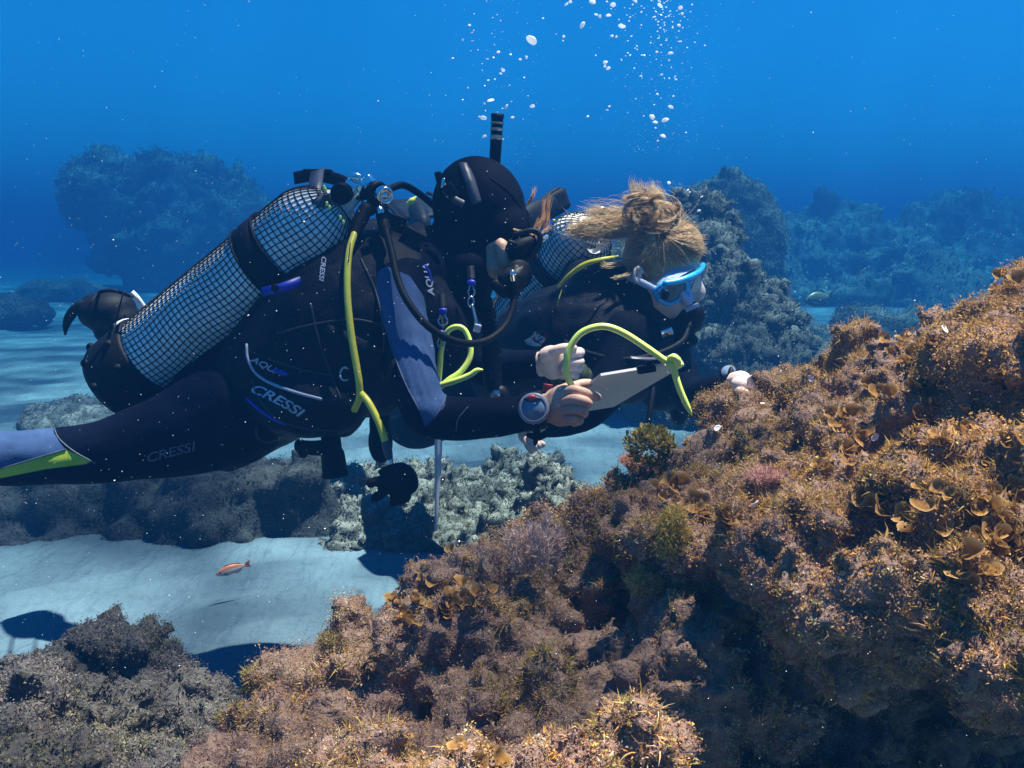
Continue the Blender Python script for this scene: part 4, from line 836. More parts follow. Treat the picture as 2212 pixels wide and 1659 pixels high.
def hair_obj(name, parts, label):
    V, F = join([(v, f) for v, f, c in parts]); me = me_from(name, V, F); set_col(me, np.clip(np.concatenate([c for _, _, c in parts]), 0, 1)); o = link(name, me, M_hair2, d2); o['label'] = label; return o
cap = remesh([blob(1431, 543, 2.503, .099, .081, .090), blob(1405, 568, 2.505, .074, .082, .076), blob(1472, 533, 2.50, .056, .077, .062)], .005, 4, 'hair_cap')
V, _ = mesh_np(cap); set_col(cap, np.repeat([[.80, .56, .30]], len(V), 0)); link('hair_cap', cap, M_hair2, d2)
H2 = bvh_of(head, b2, cap)
knot = (1428, 497, 2.47)
def scalp_guides():
    out = []
    for px, py in [(1356, 600), (1362, 575), (1358, 545), (1370, 520), (1395, 590), (1402, 575), (1420, 578), (1440, 576), (1460, 572), (1478, 566), (1492, 556), (1505, 552), (1508, 530), (1495, 512), (1390, 560), (1415, 556), (1440, 552), (1465, 545), (1385, 530), (1480, 525), (1372, 585), (1385, 600), (1512, 545), (1512, 515), (1500, 495), (1485, 482), (1515, 530), (1502, 520), (1490, 535), (1470, 500), (1365, 500), (1378, 495)]:
        a = hit(H2, px, py, .004, 2.5)[0]; m1 = hit(H2, px * .65 + knot[0] * .35, py * .65 + (knot[1] + 20) * .35, .007, 2.48)[0]; m2 = hit(H2, px * .3 + knot[0] * .7, py * .3 + (knot[1] + 12) * .7, .010, 2.47)[0]
        out.append([tuple(a), tuple(m1), tuple(m2), tuple(P(*knot))])
    return out
bun_g = []
for i in range(17):
    a0 = rng.uniform(0, 6.28); rx, ry = rng.uniform(14, 44), rng.uniform(12, 34); cx, cy = 1400 + rng.normal(0, 12), 462 + rng.normal(0, 9); dd = 2.46 + rng.uniform(-.045, .05); tl = rng.uniform(-.5, .5)
    bun_g.append([tuple(P(cx + rx * math.cos(a0 + t) + tl * ry * math.sin(a0 + t), cy + ry * math.sin(a0 + t), dd + .02 * math.sin(a0 + 2 * t + i))) for t in np.linspace(0, 4.2, 9)])
bun_g += [[tuple(P(1432 + 36 * math.cos(t), 452 + 30 * math.sin(t), 2.415 + .012 * math.cos(2 * t))) for t in np.linspace(-.5, 4.6, 10)], [tuple(P(1388 + 40 * math.cos(t), 462 + 32 * math.sin(t), 2.42)) for t in np.linspace(2.2, 6.6, 10)], [tuple(P(1415 + 50 * math.cos(t), 470 + 34 * math.sin(t), 2.43)) for t in np.linspace(3.4, 8, 10)]]
tail_g = [W(q) for q in ([(1380, 480, 2.44), (1340, 475, 2.45), (1300, 480, 2.46), (1262, 490, 2.47), (1240, 505, 2.48)], [(1385, 490, 2.44), (1340, 492, 2.44), (1300, 490, 2.46), (1258, 478, 2.47)], [(1370, 500, 2.45), (1330, 500, 2.45), (1290, 505, 2.45), (1255, 500, 2.47), (1232, 492, 2.49)], [(1375, 470, 2.46), (1335, 462, 2.47), (1300, 458, 2.49), (1275, 462, 2.5)])]
wisp_g = [W(q) for q in ([(1390, 440, 2.46), (1375, 420, 2.46), (1366, 405, 2.47), (1368, 392, 2.48)], [(1410, 438, 2.46), (1405, 415, 2.46), (1400, 400, 2.48)], [(1430, 435, 2.46), (1425, 418, 2.47), (1412, 402, 2.48)], [(1370, 450, 2.46), (1355, 432, 2.46), (1348, 428, 2.48)], [(1398, 432, 2.46), (1385, 410, 2.47), (1380, 398, 2.48)])]
low_g = [W(q) for q in ([(1365, 560, 2.44), (1335, 570, 2.42), (1310, 575, 2.41), (1300, 570, 2.41)], [(1370, 590, 2.42), (1345, 598, 2.40), (1325, 600, 2.39)])]
hair_obj('bun', [strands(bun_g, 1900, .0030, .0005, 12), strands(bun_g, 300, .017, .00028, 12)], 'messy blonde bun')
hair_obj('hair', [strands(scalp_guides(), 3000, .007, .0005, 6), strands(scalp_guides(), 300, .014, .0003)], 'blonde hair swept up to the bun')
hair_obj('loose_hair', [strands(tail_g, 900, .0085, .0004), strands(tail_g, 420, .022, .00028), strands(wisp_g, 300, .009, .00035), strands(low_g, 60, .004, .0006)], 'loose strands drifting behind the bun')
mk('hair_tie', tube([tuple(P(1428 + 17 * math.cos(a), 497 + 7 * math.sin(a), 2.445 - .012 * math.sin(a))) + (.0035,) for a in np.linspace(0, 6.3, 18)], 30, 8), M_rubber, d2)
hand('hand', [bone([(1588, 834, 1.88, .028), (1602, 832, 1.84, .028)], 6, 12, .8), blob(1614, 830, 1.79, .030, .038, .017)], [finger([(1618 + i * 3, 829 + i * 2.5, 1.775 - i * .006), (1632 + i * 3, 818 + i * 4, 1.745 - i * .008), (1644 + i * 2, 824 + i * 4, 1.725 - i * .008), (1648 + i * 2, 836 + i * 3, 1.715 - i * .008)], .0098, .008) for i in range(4)] + [finger([(1595, 838, 1.80), (1602, 848, 1.76), (1612, 852, 1.74)], .011, .0085)], M_skin2, d2)
hand('hand', [bone([(1156, 918, 2.265, .027), (1146, 926, 2.255, .026)], 6, 12, .8), blob(1142, 937, 2.25, .026, .016, .026)], [finger([(1136 + i * 7, 942 + i * 1, 2.245 + i * .006), (1138 + i * 8, 954 - i * 1, 2.235 + i * .006), (1143 + i * 9, 965 - i * 2, 2.23 + i * .006), (1148 + i * 8, 974 - i * 5, 2.235 + i * .006)], .0095, .0075) for i in range(4)] + [finger([(1150, 930, 2.23), (1162, 926, 2.22), (1172, 923, 2.215)], .010, .008)], M_skin2, d2)

v2 = empty('buoyancy_vest', P(1280, 760, 2.6), 'black buoyancy vest with yellow piping on the blonde diver', 'vest')
vm2 = remesh([bone([(1380, 730, 2.50, .09), (1310, 730, 2.52, .15), (1220, 750, 2.62, .165), (1120, 790, 2.80, .15)], 16, 20), blob(1330, 810, 2.50, .10, .09, .08), blob(1430, 790, 2.55, .08, .07, .12), blob(1468, 850, 2.60, .035, .04, .09), blob(1260, 830, 2.60, .10, .1, .07),
              bone([(1250, 600, 2.62, .05), (1320, 600, 2.52, .05), (1370, 650, 2.47, .05)], 12), blob(1290, 640, 2.58, .11, .1, .10), blob(1215, 680, 2.66, .07, .08, .08), blob(1130, 700, 2.8, .08, .08, .06)], .008, 5, 'vest_body')
V, N = mesh_np(vm2); vm2.vertices.foreach_set('co', (V + N * (.008 * fbm(V, 12, 3, 300))[:, None]).astype(np.float32).ravel()); vm2.update(); link('vest_body', vm2, M_vest, v2); V2B = bvh_of(vm2, b2)
mk('piping', tube([tuple(P(a, b, c)) + (r,) for a, b, c, r in ((1206, 620, 2.44, .003), (1230, 595, 2.41, .006), (1262, 572, 2.39, .007), (1300, 560, 2.38, .005), (1335, 553, 2.40, .002))], 30, 8, flat=.4), M_ylw2, v2, True, 'yellow edge over the shoulder')
mk('piping', tube([tuple(P(a, b, c)) + (r,) for a, b, c, r in ((1203, 672, 2.45, .001), (1206, 650, 2.44, .005), (1213, 628, 2.44, .002))], 16, 8, flat=.4), M_ylw2, v2)
def badge(poly, mat, lift, name='badge', label=None, par=None):
    c = np.mean(poly, 0); pts = [c] + list(poly); V = [tuple(hit(V2B, a, b, lift)[0]) for a, b in pts]; n = len(poly)
    return mk(name, (np.array(V), [(0, 1 + i, 1 + (i + 1) % n) for i in range(n)]), mat, par or v2, False, label)
zc = lambda x, y: (1106 + x * .1834, 691.3 + y * .1834)
bdg_ = badge([zc(*q) for q in [(165, 255), (185, 235), (245, 195), (300, 150), (350, 130), (395, 128), (425, 140), (428, 180), (415, 230), (385, 285), (350, 312), (300, 318), (240, 305), (185, 285)]], M_red, .012, 'badge', 'leaf-shaped red and white badge')
badge([zc(*q) for q in [(270, 215), (310, 165), (360, 140), (400, 142), (412, 170), (400, 225), (375, 275), (330, 275), (290, 255)]], M_rubber, .016, 'badge_field', None, bdg_)
badge([zc(*q) for q in [(165, 255), (185, 235), (245, 195), (262, 245), (310, 285), (365, 292), (350, 312), (300, 318), (240, 305), (185, 285)]], M_white, .016, 'badge_field', None, bdg_)
lettering('lettering', 'M/3', zc(338, 215), 13.5, 36, V2B, M_white, bdg_, 0, 1.0, 0, .04, .020, 'white number on the badge')
lettering('lettering', 'mares', zc(205, 273), 4.5, 20, V2B, M_rubber, bdg_, .2, 1.2, 0, .01, .020)
t2, TM2, TL2 = scuba_tank('scuba tank in fine black net behind the blonde diver', P(1108, 705, 2.98), P(1283, 487, 2.62), .088, 34, 38, band=.60, boot=.12)
mk('valve', join([lathe([(.016, -.02), (.018, 0), (.018, .03), (.012, .04)], 18, TM2 @ Matrix.Translation((0, 0, TL2 * 1.0))), box(.03, .03, .03, TM2 @ Matrix.Translation((0, 0, TL2 + .05)))]), M_chrome, t2)
mk('neck_ring', lathe([(.034, .0), (.042, .004), (.044, .014), (.038, .02)], 26, along(P(1283, 512, 2.55), P(1318, 535, 2.50))), M_white, t2, True, 'white plastic ring at the tank neck')
r2 = empty('regulator', P(1490, 690, 2.5), 'black regulator in the mouth of the blonde diver', 'regulator')
mk('second_stage', remesh([blob(1497, 680, 2.50, .032, .04, .034), blob(1480, 672, 2.50, .03, .035, .02), blob(1488, 700, 2.5, .036, .035, .026), blob(1497, 663, 2.49, .020, .03, .012, ROLL(25))], .004, 4), M_plast, r2)
mk('maker_plate', box(.036, .004, .011, Matrix.Translation(P(1495, 664, 2.44)) @ Matrix.Rotation(R(-24), 4, 'Y')), M_print, r2)
mk('exhaust_cover', remesh([blob(1485, 735, 2.5, .028, .03, .02), blob(1480, 712, 2.5, .022, .03, .025)], .004, 4), M_rubber, r2)
mk('hose_fitting', box(.03, .02, .018, Matrix.Translation(P(1440, 718, 2.40)) @ Matrix.Rotation(R(-20), 4, 'Y')), M_chrome, r2)
mk('mouth_hose', tube(W([(1490, 700, 2.46, .007), (1470, 740, 2.40, .007), (1400, 770, 2.34, .007), (1320, 775, 2.34, .007), (1230, 745, 2.40, .007), (1180, 690, 2.5, .007)]), 40, 10), M_rubber, r2)
mk('gauge_hose', tube(W([(1405, 780, 2.40, .007), (1410, 840, 2.36, .007), (1405, 880, 2.34, .007), (1400, 915, 2.33, .006)]), 20, 10), M_rubber, r2)
m2 = empty('diving_mask', P(1480, 620, 2.5), 'turquoise diving mask with clear strap on the blonde diver', 'diving mask')
# mask: two lenses in a wrap-round frame, facing right and down
_A = (P(1534, 600, 2.50) - P(1432, 650, 2.385)).normalized(); _X = Vector((.62, -.62, -.45)); _X = (_X - _A * _X.dot(_A)).normalized(); _Z = _X.cross(_A)
if _Z.z < 0: _A = -_A; _Z = -_Z
MF = Matrix.Translation(P(1484, 622, 2.43)) @ Matrix((_X, _A, _Z)).transposed().to_4x4()     # local X forward, Y across, Z up
def mloc(y, z, x=0): return tuple(MF @ Vector((x - .9 * y * y / .06 * .25, y, z)))
def oval(cy, ry, rz, n=26, x=0, pinch=0): return [mloc(cy + ry * math.cos(a), rz * math.sin(a) - pinch * max(0, -math.sin(a)) * math.cos(a), x) for a in np.linspace(0, 2 * math.pi, n)]
mk('frame', join([tube([p + (.0055,) for p in oval(-.040, .036, .034, pinch=-.006)], 60, 8), tube([p + (.0055,) for p in oval(.040, .036, .034, pinch=.006)], 60, 8), tube([mloc(y, .034 + .003 * math.cos(y * 40), .004) + (.008,) for y in np.linspace(-.075, .075, 14)], 30, 8), tube([mloc(y, .018) + (.006,) for y in (-.01, 0, .01)], 8, 8), tube([mloc(-.076, .02) + (.010,), mloc(-.082, 0, -.004) + (.011,), mloc(-.076, -.02) + (.008,)], 10, 8), tube([mloc(.076, .02) + (.010,), mloc(.082, 0, -.004) + (.011,), mloc(.076, -.02) + (.008,)], 10, 8)]), M_turq, m2)
for s in (-1, 1):
    ring = oval(s * .040, .034, .032, 25, 0, s * .006)[:-1]; mk('lens', (np.array([mloc(s * .040, 0)] + ring), [(0, 1 + i, 1 + (i + 1) % 24) for i in range(24)]), M_glass, m2)
mk('skirt', join([lathe([(.060, 0), (.066, .02), (.070, .035)], 32, MF @ Matrix.Translation((-.045, 0, .002)) @ Matrix.Rotation(R(90), 4, 'Y') @ Matrix.Diagonal((.55, 1.2, 1, 1))), tube([mloc(-.012, -.012, -.005) + (.009,), mloc(0, -.034, .012) + (.013,), mloc(.012, -.012, -.005) + (.009,)], 14, 10)]), M_clear, m2, True, 'clear silicone skirt and nose pocket')
for s in (-1, 1):
    ey_ = mk('eye', ellip(MF @ Vector((-.030, s * .032, .004)), (.012, .012, .012)), M_white, d2); mk('iris', ellip(MF @ Vector((-.021, s * .032, .003)), (.005, .006, .006)), M_rubber, ey_)
mk('buckle', box(.016, .022, .024, Matrix.Translation(P(1437, 637, 2.375)) @ Matrix.Rotation(R(18), 4, 'Y'), .2), M_plast, m2)
mk('strap', ribbon([tuple(P(a, b, c)) for a, b, c in ((1436, 637, 2.385), (1418, 627, 2.40), (1395, 615, 2.402), (1372, 604, 2.41), (1358, 600, 2.43), (1350, 598, 2.47))], .017, .002, side=(.2, 0, 1)), M_clear, m2, True, 'clear violet-tinted mask strap')
# her fins trail behind the first diver
def fin(label, heel, tip, width, side, mark=None, group='fins of the blonde diver'):
    root = empty('swim_fin', P(*heel), label, 'fin', group); a, b = np.array(P(*heel)), np.array(P(*tip)); L = np.linalg.norm(b - a); t = (b - a) / L
    sd = np.array(side, float); sd -= t * (sd @ t); sd /= np.linalg.norm(sd); nn = np.cross(t, sd)
    out = [(0, .30), (.12, .36), (.28, .40), (.5, .46), (.75, .5), (.92, .5), (1, .42)]; V = []
    for s, w in out:
        for y in (-1, -.5, 0, .5, 1):
            for z in (1, -1): V.append(a + t * L * s + sd * width * w * y + nn * (z * .006 * (1 - .6 * s) * (1.2 if abs(y) == 1 else .8) + .02 * s * s))
    F = []
    for i in range(len(out) - 1):
        for j in range(4):
            o = i * 10 + j * 2; F += [(o, o + 2, o + 12, o + 10), (o + 1, o + 11, o + 13, o + 3)]
        F += [(i * 10, i * 10 + 10, i * 10 + 11, i * 10 + 1), (i * 10 + 8, i * 10 + 9, i * 10 + 19, i * 10 + 18)]
    n = len(out) - 1; F += [(n * 10 + j * 2, n * 10 + j * 2 + 2, n * 10 + j * 2 + 3, n * 10 + j * 2 + 1) for j in range(4)] + [(j * 2, j * 2 + 1, j * 2 + 3, j * 2 + 2) for j in range(4)]
    mk('blade', (np.array(V), F), M_rubber, root)
    mk('foot_pocket', remesh([tube([tuple(a - t * .10) + (.045,), tuple(a) + (.05,), tuple(a + t * .12) + (.035,)], 14, 14, flat=.7)], .006, 4), M_rubber, root)
    mk('rail', tube([tuple(a + t * L * s + sd * width * w) + (.008,) for s, w in out], 14, 8), M_rubber, root); mk('rail', tube([tuple(a + t * L * s - sd * width * w) + (.008,) for s, w in out], 14, 8), M_rubber, root)
    return root
f1 = fin('dark fin tip standing up behind the hooded diver with yellow mark', (905, 470, 3.7), (880, 420, 4.0), .2, (1, 0, 0)); 
mk('side_mark', tube(W([(882, 440, 3.6, .008), (890, 434, 3.6, .012), (898, 426, 3.6, .004)]), 10, 6), M_ylw2, f1)
f2 = fin('dark fin blade pointing right beside the hood', (1150, 470, 3.1), (1215, 428, 3.25), .07, (0, .3, 1))
mk('side_mark', tube(W([(1196, 476, 3.0, .004), (1207, 481, 3.0, .005), (1220, 487, 3.0, .004)]), 10, 6), M_ylw2, f2)
# first diver's raised foot with fin strap
f3 = empty('swim_fin', P(240, 680, 2.6), 'black and white fin foot pocket behind the tank boot at left', 'fin')
mk('foot_pocket', remesh([blob(232, 672, 2.58, .075, .07, .052, ROLL(-10)), blob(262, 690, 2.58, .05, .06, .045), blob(245, 715, 2.59, .05, .05, .04), blob(205, 650, 2.60, .03, .05, .02)], .006, 4), M_rubber, f3); FB = bvh_of(f3.children[0].data)
mk('heel_strap', tube(W([(190, 655, 2.56, .012), (168, 663, 2.55, .013), (152, 682, 2.55, .013), (143, 702, 2.55, .009), (141, 722, 2.55, .003)]), 24, 10, flat=.5), M_rubber, f3)
mk('white_panel', remesh([blob(265, 702, 2.525, .032, .012, .014, ROLL(-22))], .003, 3), M_white, f3, True, 'pale oval panel'); mk('white_panel', ribbon(W([(284, 632, 2.53), (296, 645, 2.53), (312, 668, 2.54)]), .016, .004, side=(.7, 0, .5)), M_white, f3)
mk('ridge', surf_path(FB, [(196, 655), (215, 632), (245, 628), (285, 640)], .004, 20), M_rubber, f3)
# ------------------------------------------------------------------ slate, computer, torch, pointer, lanyards
def plane_pts(a, b, c, pts):
    a, b, c = Vector(a), Vector(b), Vector(c); n = (b - a).cross(c - a).normalized(); out = []
    for px, py in pts:
        d = P(px, py, 1) - CAM; out.append(CAM + d * ((a - CAM).dot(n) / d.dot(n)))
    return out, n
sl_r = empty('writing_slate', P(1360, 830, 1.85), 'white writing slate held in the hand with the dive computer', 'slate')
pts, n = plane_pts(P(1298, 812, 1.82), P(1474, 783, 1.80), P(1261, 890, 1.99), [(1298, 812), (1474, 783), (1478, 790), (1326, 879), (1240, 893), (1230, 870), (1256, 843)])
if n.z < 0: n = -n
Vb = np.array([tuple(p) for p in pts] + [tuple(p + n * .005) for p in pts]); m = len(pts)
mk('board', (Vb, [tuple(range(m - 1, -1, -1)), tuple(range(m, 2 * m))] + [(i, (i + 1) % m, m + (i + 1) % m, m + i) for i in range(m)]), M_white, sl_r, False)
mk('clip', join([box(.034, .02, .014, Matrix.Translation(P(1396, 797, 1.80)) @ Matrix.Rotation(R(-9), 4, 'Y'), .2), box(.012, .02, .02, Matrix.Translation(P(1402, 790, 1.80)), .2)]), M_plast, sl_r)
mk('pencil_flap', ribbon(W([(1362, 772, 1.82), (1385, 774, 1.82), (1412, 775, 1.81), (1440, 772, 1.80)]), .010, .001, side=(0, 1, .4)), M_strap, sl_r)
ly = empty('lanyard', P(1300, 705, 1.8), 'lime yellow tube lanyard arching over the slate', 'lanyard')
mk('loop', tube(W([(1238, 840, 1.79, .0063), (1226, 812, 1.785, .0063), (1224, 780, 1.78, .0063), (1232, 750, 1.78, .0063), (1252, 722, 1.78, .0063), (1280, 708, 1.78, .0063), (1312, 706, 1.78, .0063), (1350, 721, 1.785, .0063), (1395, 750, 1.79, .0063), (1436, 779, 1.795, .0063)]), 70, 14), M_lime, ly)
mk('knot', join([tube(W([(1448, 775, 1.785, .0068), (1456, 772, 1.775, .0068), (1464, 780, 1.775, .0068), (1458, 790, 1.785, .0068), (1446, 786, 1.79, .0068)]), 30, 12), tube(W([(1458, 772, 1.79, .0066), (1462, 784, 1.775, .0066), (1468, 788, 1.79, .0066)]), 14, 12)]), M_lime, ly)
mk('tail', tube(W([(1454, 790, 1.785, .0062), (1460, 815, 1.785, .0062), (1470, 845, 1.785, .0060), (1482, 872, 1.785, .0055), (1490, 888, 1.785, .004), (1494, 897, 1.785, .001)]), 30, 12), M_lime, ly)
# dive computer
M_bez = simple('grey_bezel', (.22, .23, .27), .35, 0, .1, 60)
dc = empty('dive_computer', P(1150, 880, 1.79), 'round wrist dive computer with red button on black strap', 'dive computer')
CF = along(P(1153, 882, 1.775), P(1151, 872, 1.70))
cs_ = mk('case', lathe([(0, -.014), (.026, -.014), (.029, -.006), (.028, .001)], 36, CF), M_plast, dc)
mk('bezel', lathe([(.022, .003), (.0265, .0035), (.0285, 0), (.0285, -.006)], 40, CF), M_bez, cs_, True, 'pale ring round the display')
mk('display', lathe([(0, .0022), (.022, .0022), (.0225, .0)], 36, CF), M_lcd, cs_)
CB = BVHTree.FromPolygons([tuple(v) for v in lathe([(0, .0022), (.024, .0022)], 36, CF)[0]], lathe([(0, .0022), (.024, .0022)], 36, CF)[1])
mk('button', remesh([ellip(CF @ Vector((0, 0.0, 0)), (.0001,) * 3), ellip(hit(CB, 1149, 859, .002, 1.78)[0], (.0085, .004, .0055))], .0012, 2), M_red, cs_, True, 'red button')
mk('display_dark_oval', remesh([ellip(hit(CB, 1150, 862, .0005, 1.78)[0], (.017, .003, .0055))], .0012, 2), M_strap, cs_)
lettering('lettering', '66', zc(175, 1060), 4.2, 0, CB, M_dim, cs_, .1, .9, 0, .0, .0010); lettering('lettering', '82', zc(262, 1080), 4.8, 0, CB, M_dim, cs_, .1, .9, 0, .0, .0010)
_wa, _wb = P(1128, 892, 1.825), P(1178, 884, 1.82); WF = along(_wa, _wb); _wl = (_wb - _wa).length
mk('strap', lathe([(.033, .0), (.0365, .002), (.0365, _wl - .002), (.033, _wl)], 32, WF), M_rubber, dc)
mk('strap_end', join([tube(W([(1158, 918, 1.80, .020), (1160, 938, 1.80, .017), (1158, 950, 1.80, .012)]), 8, 12, flat=.4), tube(W([(1142, 940, 1.80, .005), (1160, 944, 1.795, .007), (1175, 942, 1.795, .005)]), 8, 8)]), M_rubber, dc)
dc2 = empty('wrist_watch', P(1575, 800, 1.9), 'dark wrist watch beside the reef on the outstretched arm', 'watch')
mk('case', lathe([(0, .006), (.016, .006), (.018, 0), (.018, -.008)], 24, along(P(1574, 806, 1.90), P(1570, 780, 1.86))), M_plast, dc2); mk('glass', lathe([(0, .0068), (.0135, .0068), (.0145, .005)], 24, along(P(1574, 806, 1.90), P(1570, 780, 1.86))), M_lcd, dc2)
mk('strap', tube([tuple(P(1580, 828, 1.92) + Vector((.33 * math.cos(a) * .03 , .034 * math.cos(a), .034 * math.sin(a)))) + (.006,) for a in np.linspace(0, 6.3, 20)], 40, 8), M_rubber, dc2)
# torch
to = empty('dive_torch', P(722, 990, 2.0), 'black dive torch hanging lens down under the vest pocket', 'torch')
TF = along(P(712, 925, 2.02), P(724, 1024, 2.02)); TLn = (P(724, 1024, 2.02) - P(712, 925, 2.02)).length
mk('barrel', lathe([(0, 0), (.018, 0), (.020, .01), (.020, TLn * .45), (.024, TLn * .55), (.026, TLn * .95), (.027, TLn)], 28, TF), M_rubber, to)
ln_ = mk('lens', lathe([(0, TLn * .985), (.023, TLn * .985), (.0245, TLn * .97)], 28, TF), M_chrome, to); mk('lens_rim', lathe([(.024, TLn - .002), (.0275, TLn - .002), (.0285, TLn + .003), (.0265, TLn + .007), (.024, TLn + .004)], 28, TF), M_rubber, ln_)
mk('mount', join([tube(W([(650, 965, 2.03, .014), (680, 968, 2.02, .016), (712, 965, 2.02, .016)]), 8, 12), tube(W([(648, 960, 2.03, .012), (655, 980, 2.03, .010)]), 5, 10)]), M_rubber, to)
# pointer stick
ps = empty('pointer_stick', P(945, 1040, 1.95), 'translucent tapered pointer stick hanging below the elbow', 'pointer')
k = NT('frosted_plastic'); k.set(Base_Color=(.55, .62, .75, 1), Roughness=.35, IOR=1.15); k.b.inputs['Transmission Weight'].default_value = .55; M_frost = k.m
mk('rod', tube(W([(946, 800, 1.98, .0075), (947, 940, 1.97, .0075), (946, 1010, 1.965, .0072), (944, 1060, 1.96, .0052), (943, 1110, 1.955, .0034), (942, 1142, 1.955, .002)]), 40, 14), M_frost, ps); mk('end_plug', tube(W([(942, 1132, 1.955, .0032), (942, 1145, 1.953, .0028)]), 6, 10), M_steel, ps)
# lime cord loops on the first diver's chest
lc = empty('lanyard', P(985, 760, 1.98), 'lime green tube looped on the chest of the hooded diver', 'lanyard')
mk('loop', tube(W([(947, 830, 1.98, .0058), (950, 790, 1.975, .0058), (955, 745, 1.97, .0058), (968, 715, 1.965, .0058), (988, 706, 1.96, .0058), (1005, 715, 1.96, .0058), (1016, 745, 1.955, .0058), (1014, 775, 1.95, .0058), (995, 803, 1.945, .0058), (970, 820, 1.94, .0058), (953, 835, 1.94, .0058)]), 60, 12), M_lime, lc)
mk('tail', tube(W([(952, 832, 1.935, .0058), (985, 822, 1.93, .0058), (1015, 810, 1.93, .0055), (1030, 800, 1.93, .005), (1042, 799, 1.93, .002)]), 24, 12), M_lime, lc)
def carabiner(label, c, d, w, h, tilt):
    root = empty('carabiner', P(c[0], c[1], d), label, 'carabiner', 'snap hooks on the chest')
    pts = [(c[0] + w * math.cos(t) * (1.0 if math.sin(t) > 0 else .7), c[1] + h * math.sin(t), d) for t in np.linspace(-.8, 3.9, 18)]
    mk('hook', tube([tuple(P(a, b, e)) + (.0021,) for a, b, e in pts], 40, 8), M_steel, root)
    mk('swivel', remesh([ellip(P(c[0], c[1] - h - 4, d), (.010, .005, .007))], .0015, 2), M_blue, root); mk('webbing', ribbon(W([(c[0] - 2, c[1] - h - 40, d + .02), (c[0], c[1] - h - 12, d + .004)]), .016, .003, side=(1, 0, 0)), M_vest, root)
carabiner('steel snap hook with blue swivel above the lime loop', (956, 690), 1.95, 10, 14, 0); carabiner('upper steel snap hook beside the corrugated hose', (1018, 628), 1.98, 7, 13, 0); carabiner('lower steel snap hook behind the black hose', (952, 738), 1.95, 8, 14, 0)
bl = empty('bolt_snap', P(1025, 690, 1.98), 'long steel bolt snap clip hanging on the chest', 'clip')
mk('shaft', tube(W([(1020, 660, 1.975, .0035), (1026, 685, 1.97, .0035), (1031, 708, 1.97, .0045)]), 14, 8), M_steel, bl); mk('eye', tube([tuple(P(1017 + 6 * math.cos(a), 652 + 11 * math.sin(a), 1.975)) + (.002,) for a in np.linspace(0, 6.3, 16)], 30, 8), M_steel, bl); mk('gate', box(.014, .01, .016, Matrix.Translation(P(1031, 709, 1.965)) @ Matrix.Rotation(R(15), 4, 'Y')), M_print, bl)
# small things in the dark between the divers
wp = empty('marker_tag', P(1152, 833, 2.2), 'small orange red tag between the two divers', 'tag'); mk('plate', box(.022, .004, .018, Matrix.Translation(P(1183, 838, 2.3)) @ Matrix.Rotation(R(8), 4, 'Y')), M_red, wp)
mk('cord', tube(W([(1176, 826, 2.3, .0015), (1181, 833, 2.3, .0015)]), 5, 6), M_rubber, wp)
mb = empty('mesh_pouch', P(1250, 812, 2.3), 'small mottled green pouch behind the fist', 'pouch')
M_olive = simple('olive_mesh', (.07, .09, .03), .8, 0, .5, 90, .5); mk('bag', remesh([blob(1250, 815, 2.32, .034, .02, .036), blob(1215, 815, 2.34, .03, .02, .025)], .004, 3), M_olive, mb); mk('drawcord', tube(W([(1235, 795, 2.31, .002), (1250, 785, 2.31, .002), (1268, 797, 2.31, .002)]), 10, 6), M_rubber, mb)
# ------------------------------------------------------------------ algae one can pick out on the reef
M_fan = attr_mat('fan_algae', .8, .2, .25, .25)
def fan_mesh(seed):
    rg = np.random.default_rng(seed); nr, na = 6, 15; span = rg.uniform(2.2, 4.6); cup = rg.uniform(.5, 1.5); V, C = [], []
    ph = rg.uniform(0, 6, 3)
    for i in range(nr):
        r = (i + .35) / (nr - .65)
        for j in range(na):
            a = (j / (na - 1) - .5) * span; rr = r * (1 + .10 * math.sin(3 * a + ph[0]) * r); z = cup * r ** 1.3 * .75 + .13 * r * r * math.sin(4.2 * a + ph[1]) + (.06 * math.sin(9 * a + ph[2]) if i == nr - 1 else 0)
            if i == nr - 1: rr *= .97; z += .04
            V.append((rr * math.cos(a), rr * math.sin(a), z))
            base = np.array((.34, .16, .035)) if i % 2 else np.array((.46, .24, .06)); C.append(base if i < nr - 1 else np.array((.64, .44, .20)))
    F = [(i * na + j, i * na + j + 1, (i + 1) * na + j + 1, (i + 1) * na + j) for i in range(nr - 1) for j in range(na - 1)]
    me = me_from('fan', np.array(V), F); set_col(me, np.array(C)); me.materials.append(M_fan); me.polygons.foreach_set('use_smooth', np.ones(len(F), dtype=bool)); return me
FANS = [fan_mesh(i) for i in range(9)]
def reef_hit(px, py):
    d = (P(px, py, 1.0) - CAM).normalized(); h = REEF_BVH.ray_cast(CAM, d); return (h[0], h[1], (h[0] - CAM).length) if h[0] is not None else None
def fan_colony(label, spots, size, per):
    h0 = None
    for q in spots:
        h0 = reef_hit(*q[:2])
        if h0: break
    root = empty('fan_algae', h0[0], label, 'algae')
    for px, py, spread in spots:
        for _ in range(per):
            h = reef_hit(px + random.gauss(0, spread * 1.35), py + random.gauss(0, spread))
            if h is None or h[2] > 2: continue
            p, n, dist = h; n = n if n.dot(p - CAM) < 0 else -n
            o = bpy.data.objects.new('fan', random.choice(FANS)); col.objects.link(o); s = size * .6 * random.uniform(.45, 1.45)
            z = (n * .5 + Vector((random.gauss(0, .35), random.gauss(-.15, .3), random.uniform(.3, 1)))).normalized(); q = z.to_track_quat('Z', 'Y') @ Quaternion((0, 0, 1), random.uniform(0, 6.28))
            o.matrix_world = Matrix.Translation(p + n * s * .25) @ q.to_matrix().to_4x4() @ Matrix.Diagonal((s, s, s, 1)); o.parent = root; o.matrix_parent_inverse = Matrix.Translation(root.location).inverted()
